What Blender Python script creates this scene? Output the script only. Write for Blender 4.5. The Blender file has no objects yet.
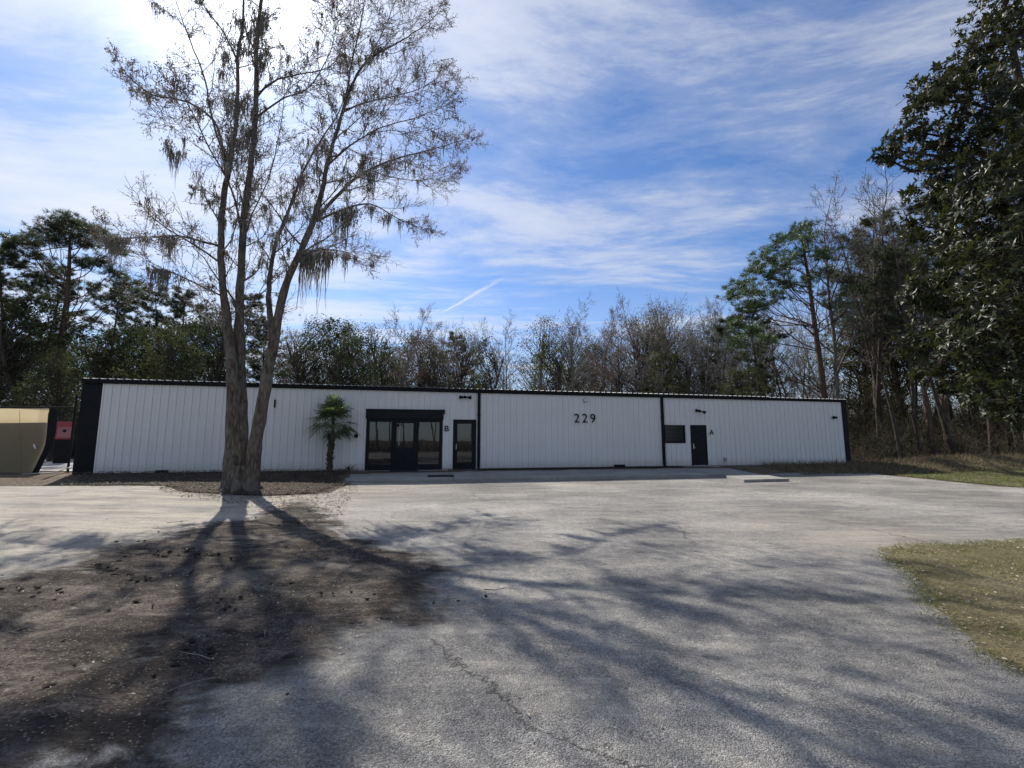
import bpy, bmesh, math, random
import numpy as np
from mathutils import Vector, Matrix, Quaternion

# ------------------------------------------------------------------ basics
scene = bpy.context.scene
COL = scene.collection
random.seed(7)
F_PX, PITCH, CAM_H = 450.0, math.atan(56 / 450.0), 1.4      # camera 1.4 m above the building's floor


def ray(x, y):
    a = (x - 512) / F_PX
    b = (384 - y) / F_PX
    return Vector((a, math.cos(PITCH) - b * math.sin(PITCH), b * math.cos(PITCH) + math.sin(PITCH)))


def at(x, y, Y):
    """Point of the place that stands at distance Y in the viewing direction of a photo pixel."""
    r = ray(x, y)
    t = Y / r.y
    return Vector((r.x * t, Y, CAM_H + r.z * t))


def smooth(a, b, x):
    t = min(1.0, max(0.0, (x - a) / (b - a)))
    return t * t * (3 - 2 * t)


# building frame: origin at the front left corner, u along the front, v towards the lot
B0 = Vector((-17.39, 18.99, 0))
BD = Vector((0.97823, 0.2075, 0)).normalized()
BN = Vector((BD.y, -BD.x, 0))
BANG = math.atan2(BD.y, BD.x)


def to_uv(x, y):
    q = Vector((x, y, 0)) - B0
    return q.dot(BD), q.dot(BN)


def zlot(x):
    t = min(1.0, max(0.0, (-3 - x) / 10.0))
    return -0.31 + 0.19 * t * t * (3 - 2 * t)


def terrain(x, y):
    u, v = to_uv(x, y)
    z = zlot(x) * smooth(0.3, 4.0, v)
    m = 0.0
    # low weedy bank along the wood on the right
    if u > 36:
        e = math.exp(-((v - 1.6) / 1.9) ** 2)
        m = 0.42 * e * smooth(37, 45, u)
    return z + m


def gpt(x, y, off=0.0):
    """Ground point seen in a photo pixel."""
    r = ray(x, y)
    z = -0.3
    for _ in range(8):
        t = (z + off - CAM_H) / r.z
        z = terrain(r.x * t, r.y * t)
    return Vector((r.x * t, r.y * t, z))


# ------------------------------------------------------------------ mesh helpers
def tag(o, label=None, cat=None, group=None, kind=None):
    if label: o['label'] = label
    if cat: o['category'] = cat
    if group: o['group'] = group
    if kind: o['kind'] = kind
    return o


def empty(name, loc=(0, 0, 0), rz=0.0):
    o = bpy.data.objects.new(name, None)
    o.location = loc
    o.rotation_euler = (0, 0, rz)
    COL.objects.link(o)
    return o


def link_mesh(name, me, mat, parent=None):
    me.name = name
    if mat is not None:
        for m in (mat if isinstance(mat, (list, tuple)) else [mat]):
            me.materials.append(m)
    o = bpy.data.objects.new(name, me)
    COL.objects.link(o)
    if parent is not None:
        o.parent = parent
    return o


def np_mesh(name, verts, faces_by_n, mat, parent=None, smooth_shade=False, attr=None, mat_idx=None):
    """faces_by_n: list of (k, n) int arrays."""
    me = bpy.data.meshes.new(name)
    verts = np.asarray(verts, dtype=np.float32).reshape(-1, 3)
    faces_by_n = [np.asarray(f, dtype=np.int32) for f in faces_by_n if len(f)]
    me.vertices.add(len(verts))
    me.vertices.foreach_set('co', verts.ravel())
    loops = np.concatenate([f.ravel() for f in faces_by_n])
    tot = np.concatenate([np.full(len(f), f.shape[1], dtype=np.int32) for f in faces_by_n])
    start = np.concatenate([[0], np.cumsum(tot)[:-1]]).astype(np.int32)
    me.loops.add(len(loops))
    me.loops.foreach_set('vertex_index', loops)
    me.polygons.add(len(tot))
    me.polygons.foreach_set('loop_start', start)
    me.polygons.foreach_set('loop_total', tot)
    if mat_idx is not None:
        me.polygons.foreach_set('material_index', np.asarray(mat_idx, dtype=np.int32))
    me.polygons.foreach_set('use_smooth', np.full(len(tot), bool(smooth_shade)))
    if attr is not None:
        a = me.attributes.new('tint', 'FLOAT', 'POINT')
        a.data.foreach_set('value', np.asarray(attr, dtype=np.float32))
    me.update(calc_edges=True)
    return link_mesh(name, me, mat, parent)


class MB:
    """Collects boxes, bars, prisms into one mesh."""
    def __init__(self):
        self.v, self.f = [], []

    def quad(self, a, b, c, d):
        n = len(self.v)
        self.v += [tuple(a), tuple(b), tuple(c), tuple(d)]
        self.f.append((n, n + 1, n + 2, n + 3))

    def box(self, x0, x1, y0, y1, z0, z1):
        n = len(self.v)
        self.v += [(x0, y0, z0), (x1, y0, z0), (x1, y1, z0), (x0, y1, z0),
                   (x0, y0, z1), (x1, y0, z1), (x1, y1, z1), (x0, y1, z1)]
        for q in ((0, 3, 2, 1), (4, 5, 6, 7), (0, 1, 5, 4), (1, 2, 6, 5), (2, 3, 7, 6), (3, 0, 4, 7)):
            self.f.append(tuple(n + i for i in q))
        return self

    def prism(self, poly, z0, z1):
        """poly: list of (x, y) counter-clockwise; z0/z1 numbers or functions."""
        n = len(self.v)
        k = len(poly)
        fz0 = z0 if callable(z0) else (lambda x, y: z0)
        fz1 = z1 if callable(z1) else (lambda x, y: z1)
        self.v += [(x, y, fz0(x, y)) for x, y in poly] + [(x, y, fz1(x, y)) for x, y in poly]
        self.f.append(tuple(n + k + i for i in range(k)))
        self.f.append(tuple(n + i for i in reversed(range(k))))
        for i in range(k):
            j = (i + 1) % k
            self.f.append((n + i, n + j, n + k + j, n + k + i))
        return self

    def tube(self, pts, radii, sides=8, cap=True):
        pts = [Vector(p) for p in pts]
        n0 = len(self.v)
        ref = None
        for i, p in enumerate(pts):
            t = (pts[min(i + 1, len(pts) - 1)] - pts[max(i - 1, 0)]).normalized()
            if ref is None:
                ref = t.orthogonal().normalized()
            a = (ref - t * ref.dot(t)).normalized()
            ref = a
            b = t.cross(a)
            r = radii[i] if isinstance(radii, (list, tuple)) else radii
            for k in range(sides):
                th = 2 * math.pi * k / sides
                self.v.append(tuple(p + a * (r * math.cos(th)) + b * (r * math.sin(th))))
        for i in range(len(pts) - 1):
            for k in range(sides):
                k2 = (k + 1) % sides
                self.f.append((n0 + i * sides + k, n0 + i * sides + k2, n0 + (i + 1) * sides + k2, n0 + (i + 1) * sides + k))
        if cap:
            self.f.append(tuple(n0 + k for k in reversed(range(sides))))
            e = n0 + (len(pts) - 1) * sides
            self.f.append(tuple(e + k for k in range(sides)))
        return self

    def build(self, name, mat, parent=None, bevel=0.0, smooth_shade=False):
        me = bpy.data.meshes.new(name)
        me.from_pydata(self.v, [], self.f)
        me.update()
        if bevel > 0:
            bm = bmesh.new()
            bm.from_mesh(me)
            es = [e for e in bm.edges if len(e.link_faces) == 2 and e.calc_face_angle(0) > 0.5]
            bmesh.ops.bevel(bm, geom=es, offset=bevel, segments=2, affect='EDGES', profile=0.6)
            bm.to_mesh(me)
            bm.free()
        if smooth_shade:
            for p in me.polygons: p.use_smooth = True
        return link_mesh(name, me, mat, parent)


def tubes(name, paths, mat, parent=None, big=0.05, attr=False):
    """paths: list of (pts, radii, sides) -> ONE mesh."""
    groups = {}
    for pts, rad, sides in paths:
        groups.setdefault((len(pts), sides), []).append((pts, rad))
    V, Fq, off, T = [], [], 0, []
    for (n, s), items in groups.items():
        P = np.array([[tuple(q) for q in it[0]] for it in items], dtype=np.float64)
        R = np.array([it[1] for it in items], dtype=np.float64)
        tan = np.gradient(P, axis=1)
        tan /= np.linalg.norm(tan, axis=2, keepdims=True) + 1e-9
        mean = P[:, -1] - P[:, 0]
        mean /= np.linalg.norm(mean, axis=1, keepdims=True) + 1e-9
        ref = np.where(np.abs(mean[:, 2:3]) < 0.8, np.array([[0, 0, 1.0]]), np.array([[1.0, 0, 0]]))
        ref = np.repeat(ref[:, None, :], n, axis=1)
        a = ref - tan * np.sum(ref * tan, axis=2, keepdims=True)
        a /= np.linalg.norm(a, axis=2, keepdims=True) + 1e-9
        b = np.cross(tan, a)
        th = np.arange(s) * 2 * np.pi / s
        ring = P[:, :, None, :] + R[:, :, None, None] * (a[:, :, None, :] * np.cos(th)[None, None, :, None] + b[:, :, None, :] * np.sin(th)[None, None, :, None])
        k = len(items)
        V.append(ring.reshape(-1, 3))
        idx = off + np.arange(k * n * s).reshape(k, n, s)
        nx = np.roll(idx, -1, axis=2)
        Fq.append(np.stack([idx[:, :-1], nx[:, :-1], nx[:, 1:], idx[:, 1:]], axis=-1).reshape(-1, 4))
        T.append(np.repeat(np.random.RandomState(off % 9973).rand(k), n * s))
        off += k * n * s
    return np_mesh(name, np.concatenate(V), [np.concatenate(Fq)], mat, parent, smooth_shade=True,
                   attr=np.concatenate(T) if attr else None)


def leaf_mesh(name, C, D, Nn, L, W, mat, parent=None, fold=0.12, seed=1):
    """Leaves: base C, direction D, face normal Nn, length L, width W; each a folded blade of four faces (diamond-like)."""
    C, D, Nn = (np.asarray(q, dtype=np.float64) for q in (C, D, Nn))
    L = np.asarray(L, dtype=np.float64)[:, None]
    W = np.asarray(W, dtype=np.float64)[:, None]
    D = D / (np.linalg.norm(D, axis=1, keepdims=True) + 1e-9)
    S = np.cross(D, Nn)
    S /= np.linalg.norm(S, axis=1, keepdims=True) + 1e-9
    U = np.cross(S, D)
    p0 = C
    l1 = C + D * L * 0.45 - S * W * 0.5 + U * W * fold
    r1 = C + D * L * 0.45 + S * W * 0.5 + U * W * fold
    m1 = C + D * L * 0.5
    p2 = C + D * L - U * L * 0.08
    k = len(C)
    V = np.stack([p0, l1, r1, m1, p2], axis=1).reshape(-1, 3)
    i = np.arange(k)[:, None] * 5
    tri = np.concatenate([i + np.array([[0, 3, 1]]), i + np.array([[0, 2, 3]]), i + np.array([[1, 3, 4]]), i + np.array([[3, 2, 4]])])
    t = np.repeat(np.random.RandomState(seed).rand(k), 5)
    return np_mesh(name, V, [tri], mat, parent, attr=t)


def blade_mesh(name, C, D, L, W, mat, parent=None, seed=1, tint=None):
    """Single-triangle blades (needles, grass)."""
    C, D = np.asarray(C, dtype=np.float64), np.asarray(D, dtype=np.float64)
    rs = np.random.RandomState(seed)
    D = D / (np.linalg.norm(D, axis=1, keepdims=True) + 1e-9)
    r = rs.randn(len(C), 3)
    S = np.cross(D, r)
    S /= np.linalg.norm(S, axis=1, keepdims=True) + 1e-9
    L = np.asarray(L)[:, None]
    W = np.asarray(W)[:, None]
    V = np.stack([C - S * W * .5, C + S * W * .5, C + D * L], axis=1).reshape(-1, 3)
    tri = np.arange(len(C) * 3).reshape(-1, 3)
    t = np.repeat(rs.rand(len(C)) if tint is None else tint, 3)
    return np_mesh(name, V, [tri], mat, parent, attr=t)


# ------------------------------------------------------------------ materials
def nt_new(name):
    m = bpy.data.materials.new(name)
    m.use_nodes = True
    t = m.node_tree
    t.nodes.clear()
    out = t.nodes.new('ShaderNodeOutputMaterial')
    return m, t, out


class G:
    """Tiny node-graph helper."""
    def __init__(self, t): self.t = t

    def n(self, typ, props=None, **ins):
        nd = self.t.nodes.new(typ)
        for k, v in (props or {}).items(): setattr(nd, k, v)
        for k, v in ins.items():
            key = k.replace('_', ' ')
            sock = nd.inputs[int(k[1:])] if k[0] == 'i' and k[1:].isdigit() else nd.inputs[key]
            self.set(sock, v)
        return nd

    def set(self, sock, v):
        if isinstance(v, bpy.types.NodeSocket): self.t.links.new(v, sock)
        elif isinstance(v, bpy.types.Node): self.t.links.new(v.outputs[0], sock)
        else: sock.default_value = v

    def math(self, op, a, b=0.0, clamp=False):
        nd = self.t.nodes.new('ShaderNodeMath')
        nd.operation = op
        nd.use_clamp = clamp
        self.set(nd.inputs[0], a)
        self.set(nd.inputs[1], b)
        return nd.outputs[0]

    def ramp(self, fac, stops, interp='LINEAR'):
        nd = self.t.nodes.new('ShaderNodeValToRGB')
        nd.color_ramp.interpolation = interp
        els = nd.color_ramp.elements
        while len(els) < len(stops): els.new(0.5)
        for e, (p, c) in zip(els, stops):
            e.position = p
            if not isinstance(c, (tuple, list)): c = (c, c, c)
            e.color = tuple(c) + (1,) if len(c) == 3 else c
        self.set(nd.inputs[0], fac)
        return nd.outputs[0]

    def mix(self, fac, a, b, blend='MIX'):
        nd = self.t.nodes.new('ShaderNodeMix')
        nd.data_type = 'RGBA'
        nd.blend_type = blend
        self.set(nd.inputs[0], fac)
        for s, v in ((nd.inputs[6], a), (nd.inputs[7], b)):
            if isinstance(v, tuple) and len(v) == 3: v = v + (1,)
            self.set(s, v)
        return nd.outputs[2]

    def noise(self, vec, scale, detail=4, rough=0.55, dist=0.0):
        nd = self.n('ShaderNodeTexNoise', None, Scale=scale, Detail=detail, Roughness=rough, Distortion=dist)
        if vec is not None: self.set(nd.inputs['Vector'], vec)
        return nd.outputs[0]

    def pos(self): return self.n('ShaderNodeNewGeometry').outputs['Position']

    def obj(self): return self.n('ShaderNodeTexCoord').outputs['Object']

    def mapping(self, vec, scale=(1, 1, 1), rot=(0, 0, 0), loc=(0, 0, 0)):
        nd = self.n('ShaderNodeMapping', None, Scale=scale, Rotation=rot, Location=loc)
        self.set(nd.inputs['Vector'], vec)
        return nd.outputs[0]

    def bump(self, h, strength, dist=0.02, normal=None):
        nd = self.n('ShaderNodeBump', None, Strength=strength, Distance=dist, Height=h)
        if normal is not None: self.set(nd.inputs['Normal'], normal)
        return nd.outputs[0]

    def bsdf(self, col, rough=0.6, normal=None, **kw):
        nd = self.t.nodes.new('ShaderNodeBsdfPrincipled')
        if isinstance(col, tuple) and len(col) == 3: col = col + (1,)
        self.set(nd.inputs['Base Color'], col)
        self.set(nd.inputs['Roughness'], rough)
        if normal is not None: self.set(nd.inputs['Normal'], normal)
        for k, v in kw.items(): self.set(nd.inputs[k.replace('_', ' ')], v)
        return nd.outputs[0]


def m_paint(name, col, rough=0.5, var=0.12, metallic=0.0, streak=False, bump=0.0, spec=0.5):
    m, t, o = nt_new(name)
    g = G(t)
    p = g.obj()
    n1 = g.noise(p, 1.3, 5)
    if streak:
        n2 = g.noise(g.mapping(p, (5, 5, 0.35)), 1.0, 5)
        n1 = g.math('ADD', g.math('MULTIPLY', n1, 0.5), g.math('MULTIPLY', n2, 0.5))
    c = g.mix(g.ramp(n1, [(0.3, 0.0), (0.7, 1.0)]), tuple(x * (1 - var) for x in col), col)
    if streak:
        zz = g.n('ShaderNodeSeparateXYZ', None, Vector=p).outputs[2]
        spl = g.math('MULTIPLY', g.ramp(g.math('ADD', zz, g.math('MULTIPLY', g.noise(g.mapping(p, (3, 3, 6)), 1.0, 6, 0.7), 0.5)), [(0.25, 1.0), (0.70, 0.0)]), 0.45)
        c = g.mix(spl, c, (0.30, 0.27, 0.23))
        run = g.ramp(g.noise(g.mapping(p, (9, 9, 0.16)), 1.0, 6, 0.7), [(0.56, 0.0), (0.75, 0.35)])
        c = g.mix(run, c, (0.42, 0.41, 0.38))
    nrm = g.bump(g.noise(p, 60, 3), bump, 0.004) if bump else (g.bump(g.noise(g.mapping(p, (1.2, 1.2, 0.8)), 1.0, 3), 0.25, 0.05) if streak else None)
    t.links.new(g.bsdf(c, g.ramp(g.noise(p, 4, 3), [(0.3, rough * 0.8), (0.7, min(1, rough * 1.2))]), nrm, Metallic=metallic, Specular_IOR_Level=spec), o.inputs[0])
    return m


def m_leaf(name, dark, light, rough=0.5, trans=0.3, spec=0.5, tcol=None):
    m, t, o = nt_new(name)
    g = G(t)
    a = g.n('ShaderNodeAttribute', {'attribute_name': 'tint'}).outputs['Fac']
    c = g.mix(a, dark, light)
    b = g.bsdf(c, rough, Specular_IOR_Level=spec)
    if trans > 0:
        tr = g.n('ShaderNodeBsdfTranslucent', None, Color=g.mix(a, tcol or dark, tuple(min(1, q * 1.3) for q in (tcol or light))))
        s = g.n('ShaderNodeMixShader', None, i0=trans, i1=b, i2=tr)
        t.links.new(s.outputs[0], o.inputs[0])
    else:
        t.links.new(b, o.inputs[0])
    return m


def m_bark(name, dark, light, scale=3.0, bump=0.8, lichen=None):
    m, t, o = nt_new(name)
    g = G(t)
    p = g.obj()
    n1 = g.noise(g.mapping(p, (scale * 2.2, scale * 2.2, scale * 0.45)), 1.6, 7, 0.65, 0.6)
    v = g.n('ShaderNodeTexVoronoi', {'feature': 'DISTANCE_TO_EDGE'}, Scale=2.4)
    g.set(v.inputs['Vector'], g.mapping(p, (scale * 2.0, scale * 2.0, scale * 0.5)))
    h = g.math('ADD', n1, g.math('MULTIPLY', v.outputs[0], 0.7))
    c = g.mix(g.ramp(h, [(0.3, 0.0), (0.85, 1.0)]), dark, light)
    if lichen:
        c = g.mix(g.ramp(g.noise(p, 1.7, 5, 0.6), [(0.52, 0.0), (0.68, 0.75)]), c, lichen)
    t.links.new(g.bsdf(c, 0.9, g.bump(h, bump, 0.06), Specular_IOR_Level=0.15), o.inputs[0])
    return m


def m_asphalt():
    m, t, o = nt_new('asphalt')
    g = G(t)
    p = g.pos()
    agg = g.n('ShaderNodeTexVoronoi', {'feature': 'F1'}, Scale=105.0, Randomness=1.0)
    g.set(agg.inputs['Vector'], p)
    stone = agg.outputs['Color']
    sv = g.n('ShaderNodeSeparateColor', None, Color=stone).outputs[0]
    fine = g.noise(p, 130, 3, 0.7)
    mid = g.noise(p, 9, 6, 0.65)
    big = g.noise(p, 0.33, 5, 0.6)
    tone = g.math('ADD', g.math('MULTIPLY', big, 0.6), g.math('MULTIPLY', mid, 0.4))
    base = g.ramp(tone, [(0.34, (0.13, 0.125, 0.119)), (0.5, (0.245, 0.233, 0.216)), (0.64, (0.42, 0.392, 0.352))])
    # worn stones: lighter and darker grains between the binder
    grain = g.ramp(sv, [(0.0, 0.5), (0.35, 0.85), (0.8, 1.15), (1.0, 1.6)])
    base = g.mix(1.0, base, grain, 'MULTIPLY')
    gap = g.ramp(agg.outputs['Distance'], [(0.0, 1.0), (0.012 * 70 * 0.7, 1.0), (1.0, 0.35)])
    base = g.mix(0.6, base, gap, 'MULTIPLY')
    st2_ = g.n('ShaderNodeTexVoronoi', {'feature': 'F1'}, Scale=34.0)
    g.set(st2_.inputs['Vector'], p)
    s2 = g.n('ShaderNodeSeparateColor', None, Color=st2_.outputs['Color'])
    pale = g.math('MULTIPLY', g.math('GREATER_THAN', s2.outputs[0], 0.90), g.ramp(st2_.outputs['Distance'], [(0.22, 1.0), (0.34, 0.0)]))
    base = g.mix(g.math('MULTIPLY', pale, 0.7), base, g.mix(s2.outputs[1], (0.20, 0.19, 0.18), (0.62, 0.59, 0.54)))
    dark = g.math('MULTIPLY', g.math('LESS_THAN', s2.outputs[0], 0.12), g.ramp(st2_.outputs['Distance'], [(0.2, 1.0), (0.4, 0.0)]))
    base = g.mix(g.math('MULTIPLY', dark, 0.6), base, (0.06, 0.057, 0.053))
    pv = g.n('ShaderNodeTexVoronoi', {'feature': 'F1'}, Scale=0.16)
    g.set(pv.inputs['Vector'], g.mapping(p, (1, 1.3, 0), (0, 0, 0.2), (0.4, 0.2, 0)))
    psel = g.n('ShaderNodeSeparateColor', None, Color=pv.outputs['Color']).outputs[0]
    base = g.mix(1.0, base, g.ramp(psel, [(0.0, 0.82), (1.0, 1.12)]), 'MULTIPLY')
    drift = g.ramp(g.noise(g.mapping(p, (0.5, 2.4, 1), (0, 0, -0.25)), 1.0, 9, 0.7, 0.3), [(0.48, 0.0), (0.66, 1.0)])
    base = g.mix(g.math('MULTIPLY', drift, 0.45), base, (0.46, 0.42, 0.355))
    # pale sand washed over the left of the lot and the lawn's corner
    x = g.n('ShaderNodeSeparateXYZ', None, Vector=p)
    sand_x = g.n('ShaderNodeMapRange', None, Value=x.outputs[0], From_Min=-1.6, From_Max=-6.5).outputs[0]
    wob = g.noise(g.mapping(p, (0.5, 1.5, 1)), 1.0, 6, 0.6)
    sand = g.math('MULTIPLY', sand_x, g.ramp(wob, [(0.36, 0.15), (0.58, 1.0)]))
    dl = g.n('ShaderNodeVectorMath', {'operation': 'DISTANCE'})
    g.set(dl.inputs[0], p)
    dl.inputs[1].default_value = (6.2, 8.3, -0.3)
    sand2 = g.math('MULTIPLY', g.ramp(g.math('MULTIPLY', dl.outputs['Value'], 0.25), [(0.0, 1.0), (0.75, 0.0)]), g.ramp(wob, [(0.35, 0.1), (0.6, 0.9)]))
    sand = g.math('MAXIMUM', sand, g.math('MULTIPLY', sand2, 0.8))
    sandc = g.mix(g.ramp(g.math('ADD', g.math('MULTIPLY', g.noise(p, 22, 6, 0.75), 0.5), g.math('MULTIPLY', g.noise(g.mapping(p, (0.8, 3.2, 1)), 1.6, 7, 0.7), 0.5)), [(0.34, 0.0), (0.62, 1.0)]), (0.20, 0.172, 0.135), (0.54, 0.475, 0.385))
    base = g.mix(g.math('MULTIPLY', sand, 0.92), base, sandc)
    # stains
    st = g.ramp(g.noise(g.mapping(p, (1, 1, 1), loc=(3, 7, 0)), 0.9, 5, 0.65, 0.6), [(0.60, 0.0), (0.72, 1.0)])
    base = g.mix(g.math('MULTIPLY', st, 0.40), base, (0.05, 0.047, 0.044))
    # cracks
    wp = g.n('ShaderNodeVectorMath', {'operation': 'ADD'})
    g.set(wp.inputs[0], p)
    nz = g.n('ShaderNodeTexNoise', None, Scale=1.7, Detail=6.0, Roughness=0.7)
    g.set(nz.inputs['Vector'], p)
    sc = g.n('ShaderNodeVectorMath', {'operation': 'SCALE'})
    g.set(sc.inputs[0], nz.outputs['Color'])
    sc.inputs['Scale'].default_value = 0.8
    g.set(wp.inputs[1], sc.outputs[0])
    cv = g.n('ShaderNodeTexVoronoi', {'feature': 'DISTANCE_TO_EDGE'}, Scale=0.23)
    g.set(cv.inputs['Vector'], g.mapping(wp.outputs[0], (1, 1, 0)))
    ck = g.ramp(cv.outputs[0], [(0.0, 1.0), (0.002, 0.9), (0.0045, 0.0)])
    ck = g.math('MULTIPLY', ck, g.ramp(g.noise(p, 0.5, 3), [(0.46, 0.0), (0.56, 1.0)]))
    base = g.mix(g.math('MULTIPLY', ck, 0.55), base, (0.03, 0.028, 0.025))
    h = g.math('ADD', g.math('MULTIPLY', agg.outputs['Distance'], -0.8), g.math('MULTIPLY', fine, 0.5))
    h = g.math('ADD', h, g.math('MULTIPLY', mid, 0.8))
    h = g.math('SUBTRACT', h, g.math('MULTIPLY', ck, 1.5))
    t.links.new(g.bsdf(base, 0.88, g.bump(h, 0.9, 0.012), Specular_IOR_Level=0.3), o.inputs[0])
    return m


def m_soil(name, c0, c1, c2, scale=6.0, bump=0.9, edge=False, bits=None, patchy=0.0):
    m, t, o = nt_new(name)
    g = G(t)
    p = g.pos()
    big = g.noise(p, scale * 0.12, 5, 0.6)
    mid = g.noise(p, scale, 7, 0.7)
    fine = g.noise(p, scale * 9, 4, 0.75)
    f = g.math('ADD', g.math('MULTIPLY', big, 0.45), g.math('ADD', g.math('MULTIPLY', mid, 0.35), g.math('MULTIPLY', fine, 0.2)))
    c = g.ramp(f, [(0.36, c0), (0.5, c1), (0.64, c2)])
    h = g.math('ADD', mid, g.math('MULTIPLY', fine, 0.45))
    if patchy:
        tw = g.noise(g.mapping(p, (0.5, 7.0, 1), (0, 0, 0.3)), 1.3, 5, 0.6, 0.3)
        h = g.math('ADD', h, g.math('MULTIPLY', tw, 1.2))
        c = g.mix(1.0, c, g.ramp(tw, [(0.35, 0.65), (0.65, 1.3)]), 'MULTIPLY')
        lp = g.ramp(g.noise(g.mapping(p, (0.6, 1.1, 1), (0, 0, 0.4), (5, 3, 0)), 1.3, 8, 0.7, 0.3), [(0.50, 0.0), (0.64, 0.75)])
        c = g.mix(lp, c, g.mix(fine, (0.12, 0.10, 0.08), (0.34, 0.295, 0.24)))
    if bits:
        v = g.n('ShaderNodeTexVoronoi', {'feature': 'F1'}, Scale=bits[1])
        g.set(v.inputs['Vector'], g.mapping(p, (1, 1.6, 1)))
        s = g.n('ShaderNodeSeparateColor', None, Color=v.outputs['Color'])
        sel = g.math('GREATER_THAN', s.outputs[1], bits[2])
        c = g.mix(g.math('MULTIPLY', sel, g.ramp(v.outputs[0], [(0.25, 1.0), (0.4, 0.0)])), c, bits[0])
        dk = g.math('LESS_THAN', s.outputs[1], 0.3)
        c = g.mix(g.math('MULTIPLY', dk, 0.5), c, tuple(q * 0.4 for q in c0))
        h = g.math('ADD', h, g.math('MULTIPLY', sel, 0.3))
    b = g.bsdf(c, 0.95, g.bump(h, bump, 0.03), Specular_IOR_Level=0.15)
    if edge:
        e = g.n('ShaderNodeAttribute', {'attribute_name': 'tint'}).outputs['Fac']
        nn = g.noise(g.mapping(p, (0.9, 1.6, 1), (0, 0, 0.5)), 1.1, 9, 0.7, 0.5)
        grit = g.math('ADD', g.math('MULTIPLY', g.noise(p, 38, 3, 0.7), 0.6), g.math('MULTIPLY', g.noise(p, 9, 5, 0.7), 0.4))
        if patchy:
            pn = g.noise(g.mapping(p, (0.7, 1.5, 1), (0, 0, 0.35)), 1.6, 9, 0.72, 0.4)
            e = g.math('SUBTRACT', e, g.math('MULTIPLY', g.ramp(pn, [(0.44, 0.0), (0.66, 1.0)]), patchy))
        msk = g.math('ADD', g.math('MULTIPLY', e, 1.25), g.math('MULTIPLY', g.math('SUBTRACT', nn, 0.5), 1.1))
        a = g.ramp(g.math('SUBTRACT', msk, g.math('MULTIPLY', grit, 0.9)), [(-0.08, 0.0), (0.42, 1.0)])
        c = g.mix(g.ramp(a, [(0.2, 0.3), (0.95, 0.0)]), c, tuple(min(1, q * 1.3) for q in c2))
        b = g.bsdf(c, 0.95, g.bump(h, bump, 0.03), Specular_IOR_Level=0.15)
        tr = g.n('ShaderNodeBsdfTransparent')
        s = g.n('ShaderNodeMixShader', None, i0=a, i1=tr.outputs[0], i2=b)
        t.links.new(s.outputs[0], o.inputs[0])
    else:
        t.links.new(b, o.inputs[0])
    return m


def m_glass_dark(name='tinted_glass'):
    m, t, o = nt_new(name)
    g = G(t)
    wav = g.bump(g.noise(g.obj(), 1.1, 2), 0.05, 0.02)
    t.links.new(g.bsdf((0.012, 0.014, 0.016), 0.015, wav, Specular_IOR_Level=0.5, IOR=1.7), o.inputs[0])
    return m


def m_fabric(name, col, trans):
    m, t, o = nt_new(name)
    g = G(t)
    p = g.obj()
    c = g.mix(g.noise(p, 2.0, 5), tuple(q * 0.8 for q in col), col)
    w = g.n('ShaderNodeTexWave', None, Scale=90.0, Distortion=0.5)
    g.set(w.inputs['Vector'], p)
    b = g.bsdf(c, 0.85, g.bump(w.outputs[1], 0.3, 0.003), Specular_IOR_Level=0.2)
    tr = g.n('ShaderNodeBsdfTranslucent', None, Color=tuple(col) + (1,))
    s = g.n('ShaderNodeMixShader', None, i0=trans, i1=b, i2=tr)
    t.links.new(s.outputs[0], o.inputs[0])
    return m


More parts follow.
